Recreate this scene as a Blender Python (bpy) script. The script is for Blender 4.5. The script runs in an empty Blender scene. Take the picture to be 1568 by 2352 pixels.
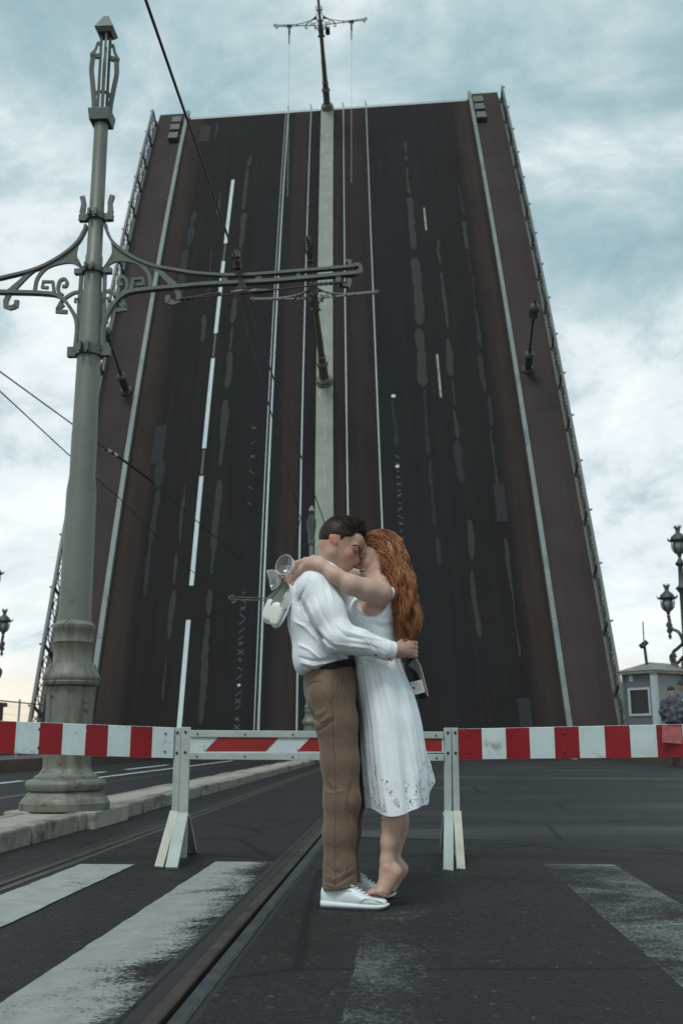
import bpy, bmesh, math, random
import numpy as np
from mathutils import Matrix, Vector
R_ = math.radians
sc = bpy.context.scene
random.seed(7)

# ------------------------------------------------------------------ camera
CAMH, PITCH, FPX = 0.741, R_(12.86), 2287.0      # measured on a 1568 x 2352 copy of the photograph
cam = bpy.data.cameras.new('camera')
cam.sensor_fit = 'VERTICAL'; cam.sensor_height = 36.0; cam.sensor_width = 24.0
cam.lens = FPX / 2352 * 36.0
cam.clip_start = 0.05; cam.clip_end = 9000
cam.dof.use_dof = True; cam.dof.focus_distance = 4.85; cam.dof.aperture_fstop = 4.5
cam_o = bpy.data.objects.new('camera', cam); sc.collection.objects.link(cam_o)
cam_o.location = (0, 0, CAMH); cam_o.rotation_euler = (R_(90) + PITCH, 0, 0)
sc.camera = cam_o

# ------------------------------------------------------------------ world: overcast evening sky
SUN_EL, SUN_AZ = R_(57), R_(205)                 # azimuth from +Y clockwise: behind the camera, to its left
w = bpy.data.worlds.new('World'); sc.world = w; w.use_nodes = True
nt = w.node_tree; N = nt.nodes; Lk = nt.links
for n in list(N): N.remove(n)
def wn(t, **kw):
    n = N.new(t)
    for k, v in kw.items(): setattr(n, k, v)
    return n
def wmath(op, a, b=None, c=None, clamp=False):
    n = wn('ShaderNodeMath', operation=op); n.use_clamp = clamp
    for i, s in enumerate((a, b, c)):
        if s is None: continue
        if isinstance(s, (int, float)): n.inputs[i].default_value = s
        else: Lk.new(s, n.inputs[i])
    return n.outputs[0]
tc = wn('ShaderNodeTexCoord'); sep = wn('ShaderNodeSeparateXYZ'); Lk.new(tc.outputs['Generated'], sep.inputs[0])
zc = wmath('MAXIMUM', sep.outputs[2], 0.0)
den = wmath('ADD', zc, 0.42)
cx = wmath('DIVIDE', sep.outputs[0], den); cy = wmath('DIVIDE', sep.outputs[1], den)
comb = wn('ShaderNodeCombineXYZ'); Lk.new(cx, comb.inputs[0]); Lk.new(cy, comb.inputs[1])
mp = wn('ShaderNodeMapping'); Lk.new(comb.outputs[0], mp.inputs[0])
mp.inputs['Rotation'].default_value = (0, 0, R_(32)); mp.inputs['Scale'].default_value = (1.0, 1.2, 1); mp.inputs['Location'].default_value = (3.1, 1.7, 0)
n1 = wn('ShaderNodeTexNoise'); n1.inputs['Scale'].default_value = 4.3; n1.inputs['Detail'].default_value = 10; n1.inputs['Roughness'].default_value = 0.6; n1.inputs['Distortion'].default_value = 0.25
Lk.new(mp.outputs[0], n1.inputs['Vector'])
n2 = wn('ShaderNodeTexNoise'); n2.inputs['Scale'].default_value = 1.5; n2.inputs['Detail'].default_value = 3
Lk.new(mp.outputs[0], n2.inputs['Vector'])
cl = wmath('ADD', wmath('ADD', wmath('MULTIPLY', n1.outputs[0], 1.0), wmath('MULTIPLY', n2.outputs[0], 0.36)), -0.095)
# thin cloud lightens towards the horizon all round, as under a high overcast
low = wmath('SUBTRACT', 1.0, wmath('DIVIDE', zc, 0.62), clamp=True)
fac = wmath('ADD', cl, wmath('MULTIPLY', low, 0.22))
ramp = wn('ShaderNodeValToRGB'); Lk.new(fac, ramp.inputs[0])
e = ramp.color_ramp.elements
e[0].position = 0.42; e[0].color = (0.26, 0.39, 0.43, 1)
e[1].position = 0.90; e[1].color = (0.90, 0.95, 0.95, 1)
for pos, colr in ((0.545, (0.36, 0.505, 0.545, 1)), (0.64, (0.50, 0.62, 0.65, 1)), (0.745, (0.74, 0.82, 0.84, 1))):
    k = e.new(pos); k.color = colr
warm = wmath('SUBTRACT', 1.0, wmath('DIVIDE', zc, 0.085), clamp=True)
warm2 = wmath('POWER', warm, 0.85)
mixw = wn('ShaderNodeMix', data_type='RGBA'); Lk.new(warm2, mixw.inputs['Factor']); Lk.new(ramp.outputs[0], mixw.inputs['A']); mixw.inputs['B'].default_value = (1.0, 0.84, 0.62, 1)
sky = wn('ShaderNodeTexSky', sky_type='NISHITA'); sky.sun_disc = False; sky.sun_elevation = SUN_EL; sky.sun_rotation = SUN_AZ
bg1 = wn('ShaderNodeBackground'); Lk.new(sky.outputs[0], bg1.inputs[0]); bg1.inputs[1].default_value = 0.06
bg2 = wn('ShaderNodeBackground'); Lk.new(mixw.outputs['Result'], bg2.inputs[0]); bg2.inputs[1].default_value = 0.93
mx = wn('ShaderNodeMixShader'); mx.inputs[0].default_value = 0.9; Lk.new(bg1.outputs[0], mx.inputs[1]); Lk.new(bg2.outputs[0], mx.inputs[2])
wo = wn('ShaderNodeOutputWorld'); Lk.new(mx.outputs[0], wo.inputs[0])

# ------------------------------------------------------------------ the veiled sun
sl = bpy.data.lights.new('sun', 'SUN'); sl.energy = 1.5; sl.angle = R_(20); sl.color = (1.0, 0.985, 0.96)
so = bpy.data.objects.new('sun', sl); sc.collection.objects.link(so)
sd = Vector((math.sin(SUN_AZ) * math.cos(SUN_EL), math.cos(SUN_AZ) * math.cos(SUN_EL), math.sin(SUN_EL)))
so.rotation_euler = sd.to_track_quat('Z', 'Y').to_euler(); so.location = (0, -5, 20)
sc.view_settings.view_transform = 'Standard'; sc.view_settings.look = 'None'
sc.view_settings.exposure = 0.33; sc.view_settings.gamma = 1.0; sc.view_settings.use_curve_mapping = False
sc.cycles.max_bounces = 8; sc.cycles.transparent_max_bounces = 12
sc.cycles.use_denoising = True

# ------------------------------------------------------------------ measuring helpers
def ray(x, y):
    dx = (x - 784) / FPX; dy = (1176 - y) / FPX
    return Vector((dx, math.cos(PITCH) - dy * math.sin(PITCH), math.sin(PITCH) + dy * math.cos(PITCH)))
def W(x, y, Y):                                   # photo point at a known distance ahead -> place
    r = ray(x, y); k = Y / r.y
    return Vector((r.x * k, Y, CAMH + r.z * k))
ROAD = R_(3.4)
def rd(s, t, z=0.0):                              # s across the road (right), t along it
    return Vector((s * math.cos(ROAD) + t * math.sin(ROAD), -s * math.sin(ROAD) + t * math.cos(ROAD), z))
ROADM = Matrix.Rotation(-ROAD, 4, 'Z')

# ------------------------------------------------------------------ objects
def link(o): sc.collection.objects.link(o); return o
def tag(o, label=None, cat=None, group=None, kind=None):
    if label: o['label'] = label
    if cat: o['category'] = cat
    if group: o['group'] = group
    if kind: o['kind'] = kind
    return o
def empty(name, loc=(0, 0, 0), label=None, cat=None, group=None, M=None):
    o = bpy.data.objects.new(name, None); o.empty_display_size = 0.2
    o.matrix_basis = M if M is not None else Matrix.Translation(loc)
    link(o); return tag(o, label, cat, group)
def adopt(o, parent):                             # child keeps its world place
    o.parent = parent
    m = Matrix.Identity(4); p = parent; chain = []
    while p is not None: chain.append(p); p = p.parent
    for q in reversed(chain): m = m @ (q.matrix_parent_inverse if q.parent else Matrix.Identity(4)) @ q.matrix_basis
    o.matrix_parent_inverse = m.inverted()
    return o
def copy_tree(o, parent=None):
    c = o.copy(); link(c); c.parent = parent
    for ch in [x for x in sc.collection.objects if x.parent == o]: copy_tree(ch, c)
    return c

class MB:
    def __init__(self): self.v = []; self.f = []; self.uv = None
    def add(self, v, f):
        b = len(self.v); self.v += [tuple(p) for p in v]; self.f += [tuple(i + b for i in q) for q in f]; return self
    def box(self, c, s, M=None):
        c = Vector(c); s = Vector(s) / 2; vs = []
        for dz in (-1, 1):
            for dy in (-1, 1):
                for dx in (-1, 1):
                    p = Vector((dx * s.x, dy * s.y, dz * s.z))
                    vs.append(c + (M @ p if M is not None else p))
        return self.add(vs, [(0, 2, 3, 1), (4, 5, 7, 6), (0, 1, 5, 4), (2, 6, 7, 3), (0, 4, 6, 2), (1, 3, 7, 5)])
    def hexa(self, p):                            # eight corners, bottom ring then top ring
        return self.add(p, [(3, 2, 1, 0), (4, 5, 6, 7), (0, 1, 5, 4), (1, 2, 6, 5), (2, 3, 7, 6), (3, 0, 4, 7)])
    def bar(self, p, q, wd, ht, up=(0, 0, 1)):
        p = Vector(p); q = Vector(q); d = (q - p).normalized(); sd_ = d.cross(Vector(up)).normalized(); u = sd_.cross(d)
        a = sd_ * wd / 2; b = u * ht / 2
        return self.hexa([p - a - b, p + a - b, q + a - b, q - a - b, p - a + b, p + a + b, q + a + b, q - a + b])
    def tube(self, pts, r, n=8, cap=True, sx=1.0):
        pts = [Vector(p) for p in pts]; m = len(pts); rs = r if hasattr(r, '__len__') else [r] * m
        vs = []; prev = None
        for i, p in enumerate(pts):
            d = (pts[min(i + 1, m - 1)] - pts[max(i - 1, 0)]).normalized()
            if prev is None:
                a = d.cross(Vector((0, 0, 1)))
                if a.length < 0.05: a = d.cross(Vector((0, 1, 0)))
                a.normalize()
            else: a = (prev - d * prev.dot(d)).normalized()
            prev = a; b = d.cross(a)
            for k in range(n):
                t = 2 * math.pi * k / n; vs.append(p + (a * math.cos(t) * sx + b * math.sin(t)) * rs[i])
        fs = [(i * n + k, i * n + (k + 1) % n, (i + 1) * n + (k + 1) % n, (i + 1) * n + k) for i in range(m - 1) for k in range(n)]
        if cap: fs += [tuple(range(n - 1, -1, -1)), tuple(range((m - 1) * n, m * n))]
        return self.add(vs, fs)
    def lathe(self, prof, n=40, c=(0, 0, 0), flute=None, M=None, cap=True):
        vs = []; m = len(prof); c = Vector(c)
        for r, z in prof:
            for k in range(n):
                t = 2 * math.pi * k / n; rr = r
                if flute and flute[0] <= z <= flute[1]: rr = r * (1 - flute[3] * (0.5 + 0.5 * math.cos(flute[2] * t)) ** 2)
                p = Vector((rr * math.cos(t), rr * math.sin(t), z)); vs.append(c + (M @ p if M is not None else p))
        fs = [(i * n + k, i * n + (k + 1) % n, (i + 1) * n + (k + 1) % n, (i + 1) * n + k) for i in range(m - 1) for k in range(n)]
        if cap: fs += [tuple(range(n - 1, -1, -1)), tuple(range((m - 1) * n, m * n))]
        return self.add(vs, fs)
    def flat(self, pts, wd, dp, y0=0.0):          # flat iron bent along a curve in the XZ plane; wd scalar or list
        pts = [Vector((a, 0, z)) for a, z in pts]; m = len(pts); ws = wd if hasattr(wd, '__len__') else [wd] * m
        vs = []
        for i, p in enumerate(pts):
            d = (pts[min(i + 1, m - 1)] - pts[max(i - 1, 0)]).normalized(); nrm = Vector((-d.z, 0, d.x))
            for sy in (-1, 1):
                vs.append(p + nrm * ws[i] / 2 + Vector((0, y0 + sy * dp / 2, 0))); vs.append(p - nrm * ws[i] / 2 + Vector((0, y0 + sy * dp / 2, 0)))
        fs = []
        for i in range(m - 1):
            a, b = 4 * i, 4 * i + 4
            fs += [(a, a + 1, b + 1, b), (a + 2, b + 2, b + 3, a + 3), (a, b, b + 2, a + 2), (a + 1, a + 3, b + 3, b + 1)]
        k = 4 * (m - 1); fs += [(0, 2, 3, 1), (k, k + 1, k + 3, k + 2)]
        return self.add(vs, fs)
    def prism(self, poly, d0, d1, M=None):        # polygon in XZ, extruded along Y
        n = len(poly); vs = [Vector((x, d0, z)) for x, z in poly] + [Vector((x, d1, z)) for x, z in poly]
        if M is not None: vs = [M @ p for p in vs]
        return self.add(vs, [tuple(range(n)), tuple(range(2 * n - 1, n - 1, -1))] + [(i, i + n, (i + 1) % n + n, (i + 1) % n) for i in range(n)])
    def mesh(self, name, smooth=None):
        me = bpy.data.meshes.new(name); me.from_pydata(self.v, [], self.f)
        if self.uv is not None:
            l = me.uv_layers.new(name='uv'); idx = np.empty(len(me.loops), np.int32); me.loops.foreach_get('vertex_index', idx)
            l.data.foreach_set('uv', np.asarray(self.uv, np.float32)[idx].ravel())
        bm = bmesh.new(); bm.from_mesh(me); bmesh.ops.recalc_face_normals(bm, faces=bm.faces); bm.to_mesh(me); bm.free()
        if smooth is not None:
            me.polygons.foreach_set('use_smooth', [True] * len(me.polygons))
            if smooth < 180: me.set_sharp_from_angle(angle=R_(smooth))
        return me
    def build(self, name, mat, parent=None, smooth=None, bevel=0.0, local=False, M=None):
        o = link(bpy.data.objects.new(name, self.mesh(name, smooth)))
        if mat is not None: o.data.materials.append(mat)
        if M is not None: o.matrix_basis = M
        if parent is not None:
            if local: o.parent = parent
            else: adopt(o, parent)
        if bevel:
            b = o.modifiers.new('bevel', 'BEVEL'); b.width = bevel; b.segments = 2; b.limit_method = 'ANGLE'; b.angle_limit = R_(40)
        return o
def spl(pts, n=6, closed=False):                  # Catmull-Rom
    P = [np.asarray(p, float) for p in pts]; out = []
    for i in range(len(P) - 1):
        p0 = P[i - 1] if i else 2 * P[0] - P[1]; p1, p2 = P[i], P[i + 1]; p3 = P[i + 2] if i + 2 < len(P) else 2 * P[-1] - P[-2]
        for k in range(n):
            t = k / n; out.append(0.5 * (2 * p1 + (p2 - p0) * t + (2 * p0 - 5 * p1 + 4 * p2 - p3) * t * t + (3 * p1 - p0 - 3 * p2 + p3) * t ** 3))
    out.append(P[-1]); return out

# ------------------------------------------------------------------ materials
class SH:
    def __init__(self, name):
        self.m = bpy.data.materials.new(name); self.m.use_nodes = True; self.t = self.m.node_tree
        self.b = self.t.nodes['Principled BSDF']; self.out = self.t.nodes['Material Output']
    def n(self, t, **kw):
        x = self.t.nodes.new(t)
        for k, v in kw.items(): setattr(x, k, v)
        return x
    def l(self, a, b): self.t.links.new(a, b)
    def coord(self, kind='Object', scale=(1, 1, 1)):
        c = self.n('ShaderNodeTexCoord'); m = self.n('ShaderNodeMapping'); self.l(c.outputs[kind], m.inputs[0]); m.inputs['Scale'].default_value = scale; return m.outputs[0]
    def noise(self, v, s, d=4, r=0.55, dist=0.0):
        x = self.n('ShaderNodeTexNoise'); self.l(v, x.inputs['Vector']); x.inputs['Scale'].default_value = s; x.inputs['Detail'].default_value = d; x.inputs['Roughness'].default_value = r; x.inputs['Distortion'].default_value = dist; return x.outputs[0]
    def math(self, op, a, b=None, clamp=False):
        x = self.n('ShaderNodeMath', operation=op); x.use_clamp = clamp
        for i, s in enumerate((a, b)):
            if s is None: continue
            if isinstance(s, (int, float)): x.inputs[i].default_value = s
            else: self.l(s, x.inputs[i])
        return x.outputs[0]
    def ramp(self, f, stops):
        x = self.n('ShaderNodeValToRGB'); self.l(f, x.inputs[0]); e = x.color_ramp.elements
        e[0].position, e[0].color = stops[0][0], c4(stops[0][1]); e[1].position, e[1].color = stops[-1][0], c4(stops[-1][1])
        for p, c in stops[1:-1]: k = e.new(p); k.color = c4(c)
        return x.outputs[0]
    def mix(self, f, a, b, mode='MIX'):
        x = self.n('ShaderNodeMix', data_type='RGBA', blend_type=mode)
        for s, k in ((f, 'Factor'), (a, 'A'), (b, 'B')):
            if isinstance(s, (int, float)): x.inputs[0].default_value = s
            elif isinstance(s, tuple): x.inputs[k].default_value = c4(s)
            else: self.l(s, x.inputs[k] if k != 'Factor' else x.inputs[0])
        return x.outputs['Result']
    def bump(self, h, st=0.3, dist=0.01):
        x = self.n('ShaderNodeBump'); x.inputs['Strength'].default_value = st; x.inputs['Distance'].default_value = dist; self.l(h, x.inputs['Height']); self.l(x.outputs[0], self.b.inputs['Normal'])
    def set(self, col=None, rough=None, metal=None, spec=None, **kw):
        for k, v in (('Base Color', col), ('Roughness', rough), ('Metallic', metal), ('Specular IOR Level', spec)) + tuple(kw.items()):
            if v is None: continue
            if isinstance(v, (int, float)): self.b.inputs[k].default_value = v
            elif isinstance(v, tuple): self.b.inputs[k].default_value = c4(v)
            else: self.l(v, self.b.inputs[k])
        return self
    def cut(self, f):                             # real wear: paint is missing where f is 0
        tr = self.n('ShaderNodeBsdfTransparent'); mx_ = self.n('ShaderNodeMixShader'); self.l(f, mx_.inputs[0]); self.l(tr.outputs[0], mx_.inputs[1]); self.l(self.b.outputs[0], mx_.inputs[2]); self.l(mx_.outputs[0], self.out.inputs[0])
def c4(c): return tuple(c) + (1.0,) if len(c) == 3 else tuple(c)
def sc3(c, k): return tuple(min(1.0, x * k) for x in c)
def plain(name, col, rough=0.6, var=0.18, s=6.0, bump=0.15, bs=80.0, metal=0.0, spec=0.5, stain=None, st_s=5.0, st_t=0.62, kind='Object', bd=0.003):
    h = SH(name); v = h.coord(kind)
    n = h.noise(v, s, 6, 0.6)
    col_ = h.ramp(n, [(0.3, sc3(col, 1 - var)), (0.7, sc3(col, 1 + var))])
    if stain:
        k = h.noise(v, st_s, 5, 0.65, 0.4); f = h.ramp(k, [(st_t, (0, 0, 0)), (st_t + 0.09, (1, 1, 1))]); col_ = h.mix(f, col_, stain)
    rr = h.math('ADD', h.math('MULTIPLY', n, 0.25), rough - 0.12)
    h.set(col_, rr, metal, spec)
    if bump: h.bump(h.noise(v, bs, 3), bump, bd)
    return h.m
# ================================================================== materials of the setting
def m_asphalt(name, base, speck=0.5, kind='Object', brown=0.0, streak=False):
    h = SH(name); v = h.coord(kind)
    big = h.noise(v, 0.55, 5, 0.6); mid = h.noise(v, 5.0, 5, 0.6, 0.3)
    fine = h.n('ShaderNodeTexVoronoi'); h.l(v, fine.inputs['Vector']); fine.inputs['Scale'].default_value = 78.0
    fn = h.noise(v, 160.0, 3, 0.7)
    c = h.ramp(big, [(0.32, sc3(base, 0.72)), (0.68, sc3(base, 1.22))])
    if brown: c = h.mix(h.math('MULTIPLY', h.ramp(mid, [(0.5, (0, 0, 0)), (0.72, (1, 1, 1))]), brown), c, (base[0] * 1.5, base[1] * 1.05, base[2] * 0.8))
    stone = h.ramp(fine.outputs['Color'], [(0.0, (0.35, 0.35, 0.35)), (0.55, (0.9, 0.9, 0.9)), (0.80, (1.45, 1.48, 1.5)), (0.9, (3.0, 3.15, 3.2)), (1.0, (10.5, 11.0, 11.3))])
    c = h.mix(speck, c, h.mix(1.0, c, stone, 'MULTIPLY'))
    c = h.mix(0.5, c, h.ramp(mid, [(0.3, sc3(base, 0.7)), (0.75, sc3(base, 1.3))]))
    if streak:
        mm = h.n('ShaderNodeMapping'); h.l(v, mm.inputs[0]); mm.inputs['Rotation'].default_value = (0, 0, R_(62)); mm.inputs['Scale'].default_value = (0.16, 0.9, 1)
        sk = h.noise(mm.outputs[0], 1.3, 5, 0.55, 0.4); c = h.mix(1.0, c, h.ramp(sk, [(0.36, (0.72, 0.72, 0.72)), (0.52, (1, 1, 1)), (0.66, (2.1, 2.2, 2.15))]), 'MULTIPLY')
    cr = h.n('ShaderNodeTexVoronoi', feature='DISTANCE_TO_EDGE'); wv = h.mix(0.12, v, h.n('ShaderNodeTexNoise').outputs['Color']); h.l(wv, cr.inputs['Vector']); cr.inputs['Scale'].default_value = 0.55
    c = h.mix(1.0, c, h.ramp(cr.outputs['Distance'], [(0.004, (0.45, 0.45, 0.45)), (0.012, (1, 1, 1))]), 'MULTIPLY')
    h.set(c, h.math('ADD', h.math('MULTIPLY', mid, 0.3), 0.55), 0, 0.22)
    hh = h.math('ADD', h.math('MULTIPLY', fine.outputs['Distance'], 0.8), h.math('ADD', h.math('MULTIPLY', fn, 0.5), h.math('MULTIPLY', mid, 1.2)))
    h.bump(hh, 0.55, 0.006)
    return h.m
M_ROAD = m_asphalt('asphalt', (0.0165, 0.0165, 0.0167), 1.0, brown=0.55)
M_ROADL = m_asphalt('asphalt_smooth', (0.0255, 0.027, 0.028), 0.6, streak=True)
M_GRANITE = plain('granite_kerb', (0.215, 0.205, 0.172), 0.75, 0.35, 9, 0.5, 120, stain=(0.07, 0.066, 0.058), st_s=3.5, st_t=0.55)
M_SLAB = plain('concrete_slab', (0.285, 0.272, 0.230), 0.8, 0.22, 5, 0.4, 90, stain=(0.11, 0.105, 0.09), st_s=2.2, st_t=0.55)
M_REDGRAN = plain('red_granite', (0.105, 0.072, 0.06), 0.6, 0.3, 7, 0.3, 120, stain=(0.05, 0.04, 0.036), st_s=1.5, st_t=0.56)
M_STEEL = plain('rail_steel', (0.22, 0.245, 0.25), 0.38, 0.25, 12, 0.15, 60, metal=1.0)
M_RUST = plain('rusty_rail', (0.055, 0.044, 0.036), 0.6, 0.4, 10, 0.3, 60, metal=0.35, stain=(0.035, 0.03, 0.028), st_s=8, st_t=0.52)
M_TAR = plain('joint_tar', (0.016, 0.016, 0.017), 0.7, 0.3, 10, 0.5, 90)
def m_paint(name, col, thr, sx=1.0, worn=1.0, edge=0.16, fs=70.0, grad=0.0):
    h = SH(name); v = h.coord('Object')
    a = h.noise(v, 1.3, 5, 0.65, 0.6); b = h.noise(v, fs, 4, 0.75); c = h.noise(v, 9.0, 5, 0.65)
    k = h.math('ADD', h.math('MULTIPLY', a, 0.62), h.math('ADD', h.math('MULTIPLY', b, 0.58 * worn), h.math('MULTIPLY', c, 0.16)))
    if grad:
        uv = h.n('ShaderNodeUVMap'); uv.uv_map = 'uv'; su = h.n('ShaderNodeSeparateXYZ'); h.l(uv.outputs[0], su.inputs[0])
        k = h.math('SUBTRACT', k, h.math('MULTIPLY', h.math('POWER', su.outputs[0], 2.0), grad))
    f = h.ramp(k, [(thr, (0, 0, 0)), (thr + edge, (1, 1, 1))])
    col_ = h.ramp(c, [(0.3, sc3(col, 0.72)), (0.7, col)])
    h.set(col_, 0.7, 0, 0.3); h.bump(b, 0.4, 0.003); h.cut(f)
    return h.m
M_CW = m_paint('crossing_paint', (0.305, 0.33, 0.325), 0.485, worn=0.9, edge=0.09)
M_CW2 = m_paint('crossing_paint_scuffed', (0.27, 0.297, 0.293), 0.465, worn=1.0, edge=0.12, grad=0.27)
M_CWW = m_paint('crossing_paint_worn', (0.27, 0.32, 0.325), 0.66, worn=1.2, edge=0.30, fs=85.0)
M_CWX = m_paint('crossing_paint_gone', (0.20, 0.235, 0.24), 0.70, worn=1.2, edge=0.34, fs=85.0, grad=0.22)
M_LINE = m_paint('line_paint', (0.60, 0.64, 0.65), 0.36, worn=0.6, edge=0.12)

# ================================================================== water and ground
h_ = SH('river_water'); h_.set((0.02, 0.03, 0.035), 0.12); h_.bump(h_.noise(h_.coord(), 0.4, 5), 0.4, 0.5)
tag(MB().add([(-4000, -4000, -9), (4000, -4000, -9), (4000, 4000, -9), (-4000, 4000, -9)], [(0, 1, 2, 3)]).build('water', h_.m), kind='structure')
T0, T1 = -12.0, 38.6
RAILS_S = (-0.665, -2.10, -3.72, -5.24)
def road_sheet():
    mb = MB(); cuts = sorted(RAILS_S); lo = -9.1; ts = [T0 + (T1 - T0) * i / 60 for i in range(61)]
    spans = []
    for c in cuts: spans.append((lo, c - 0.10)); lo = c + 0.10
    spans.append((lo, 7.6))
    for a, b in spans:
        vs = []; fs = []
        for i, t in enumerate(ts): vs += [rd(a, t), rd(b, t)]
        for i in range(60): fs.append((2 * i, 2 * i + 1, 2 * i + 3, 2 * i + 2))
        mb.add(vs, fs)
    # body of the approach, below the sheet
    mb.hexa([rd(-13, T0, -3), rd(13, T0, -3), rd(13, T1, -3), rd(-13, T1, -3), rd(-13, T0, -0.12), rd(13, T0, -0.12), rd(13, T1, -0.12), rd(-13, T1, -0.12)])
    return mb
tag(road_sheet().build('road', M_ROAD), kind='structure')
# resurfaced carriageway to the right: a smoother sheet with a raised, uneven front lip
mb = MB(); lip = [(-0.42, 8.2), (0.2, 7.95), (0.55, 7.74), (1.1, 7.35), (1.9, 6.98), (2.9, 6.7), (4.5, 6.5), (7.58, 6.3)]
lp = spl(lip, 8); lp = [(a, b + 0.03 * math.sin(a * 9) + random.uniform(-.02, .02)) for a, b in lp]; n = len(lp)
for j, (t_, z_) in enumerate(((0, 0.001), (0.05, 0.011), (1.5, 0.012), (12, 0.012))): mb.v += [tuple(rd(a, b + t_, z_)) for a, b in lp]
mb.v += [tuple(rd(a, T1, 0.012)) for a, b in lp]
mb.f = [(j * n + i, j * n + i + 1, (j + 1) * n + i + 1, (j + 1) * n + i) for j in range(4) for i in range(n - 1)]
tag(mb.build('road_surfacing', M_ROADL, smooth=60), kind='structure')

# ---- tram rails, each its own grooved rail
def tram_rail(s, label, bright, t1=38.5):
    root = empty('tram_rail', rd(s, 2, -0.05), label, 'tram rail', 'grooved tram rails set in the road')
    t0 = 0.5
    def ex(poly, name, mat):
        m_ = MB(); k = len(poly)
        m_.v = [tuple(rd(s + a, t0, z)) for a, z in poly] + [tuple(rd(s + a, t1, z)) for a, z in poly]
        m_.f = [tuple(range(k)), tuple(range(2 * k - 1, k - 1, -1))] + [(i, i + k, (i + 1) % k + k, (i + 1) % k) for i in range(k)]
        return m_.build(name, mat, root)
    ex([(-0.047, -0.11), (-0.047, -0.006), (-0.043, 0.000), (-0.004, 0.000), (0.000, -0.006), (0.000, -0.11)], 'rail_head', M_RUST)
    ex([(0.0005, -0.11), (0.0005, -0.04), (0.0215, -0.04), (0.0215, -0.11)], 'groove', M_RUST)
    ex([(0.022, -0.11), (0.022, -0.006), (0.026, -0.002), (0.066, -0.002), (0.067, -0.006), (0.067, -0.11)], 'guard_lip', bright); ex([(0.0675, -0.11), (0.0675, -0.002), (0.070, 0.001), (0.075, 0.001), (0.076, -0.003), (0.076, -0.11)], 'worn_edge', M_STEEL)
    for a, b in ((-0.13, -0.0475), (0.0765, 0.13)):
        ex([(a, -0.11), (a, -0.006 if a > 0 else 0.0035), (b, -0.008), (b, -0.11)] if a > 0 else [(a, -0.11), (a, 0.0035), (b, -0.010), (b, -0.11)], 'tar_joint', M_TAR)
    return root
M_STEELD = plain('dull_steel', (0.055, 0.065, 0.071), 0.5, 0.35, 10, 0.2, 60, metal=0.4, stain=(0.05, 0.045, 0.04), st_s=6, st_t=0.58)
tram_rail(RAILS_S[0], 'grooved tram rail running past the brown trousered man, steel lip shining', M_STEELD)
tram_rail(RAILS_S[1], 'dark tram rail next to the granite kerb of the lamp post island', M_RUST)
tram_rail(RAILS_S[2], 'tram rail just behind the lamp post island', M_STEEL)
tram_rail(RAILS_S[3], 'tram rail farthest beyond the lamp post island', M_STEEL)

# ---- zebra crossing and lines
def stripe(name, s0, s1, t0, t1, mat, label, z=0.005, jag=0.004, cat='crossing stripe', group=None):
    ns = max(2, int((t1 - t0) / 0.08)); vs = []; fs = []
    for i in range(ns + 1):
        t = t0 + (t1 - t0) * i / ns; vs += [rd(s0 + random.uniform(-jag, jag), t, z), rd(s1 + random.uniform(-jag, jag), t, z)]
    fs = [(2 * i, 2 * i + 1, 2 * i + 3, 2 * i + 2) for i in range(ns)]
    m_ = MB().add(vs, fs); m_.uv = [(j % 2, t0 + (t1 - t0) * (j // 2) / ns) for j in range(len(vs))]; o = m_.build(name, mat); tag(o, label, cat, group); return o
stripe('crossing_stripe', -1.95, -1.62, 2.2, 6.25, M_CW, 'solid white zebra stripe between the dark tram rail and the left trestle foot')
stripe('crossing_stripe', -1.16, -0.775, 1.6, 6.42, M_CW2, 'scuffed white zebra stripe along the shining tram rail')
stripe('crossing_stripe', -0.17, 0.20, 1.6, 4.72, M_CWX, 'nearly worn away zebra stripe starting at the white sneakers')
stripe('crossing_stripe', 0.84, 1.26, 1.6, 6.42, M_CWW, 'faded grainy zebra stripe beyond the barefoot woman')
for k, (a, b) in enumerate(((9.8, 13.2), (15.0, 18.4), (20.2, 23.6), (25.4, 30))):
    stripe('lane_line', -6.98, -6.84, a, b, M_LINE, ('white lane dash beside the wire mesh fence, short of the pole base', 'white lane dash passing behind the fluted pole base', 'white lane dash just past the fluted pole base', 'white lane dash ending at the foot of the raised bridge')[k], 0.005, 0.004, 'lane line', 'dashes of the lane line')
stripe('lane_line', -6.05, -5.93, 17, 36, M_LINE, 'long thin white road line leading to the raised bridge', 0.005, 0.004, 'lane line')

# ---- the lamp-post island: kerb stones and slabs
KS0, KS1 = -2.68, -3.32
isl = MB().hexa([rd(KS1 + .02, 2, -.1), rd(KS0 - .02, 2, -.1), rd(KS0 - .02, 38, -.1), rd(KS1 + .02, 38, -.1), rd(KS1 + .02, 2, .095), rd(KS0 - .02, 2, .095), rd(KS0 - .02, 38, .095), rd(KS1 + .02, 38, .095)]).build('traffic_island', M_TAR)
tag(isl, kind='structure')
def stone(name, s0, s1, t0, t1, z0, z1, mat, parent, bev=0.012, top=0.0):
    m_ = MB().hexa([rd(s0, t0, z0), rd(s1, t0, z0), rd(s1, t1, z0), rd(s0, t1, z0), rd(s0, t0, z1), rd(s1, t0, z1 + top), rd(s1, t1, z1 + top), rd(s0, t1, z1)])
    return m_.build(name, mat, parent, bevel=bev)
t = 3.1
random.seed(3)
while t < 37.5:
    ln = random.choice((0.98, 1.15, 1.3, 1.05)); g = 0.012
    j = random.uniform(-.012, .014); jz = random.uniform(-.008, .008)
    stone('kerb_stone', KS0 - 0.15, KS0 + j, t + g, t + ln - g, -.1, .13 + jz, M_GRANITE, isl, 0.018)
    t += ln
t = 3.0
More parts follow.
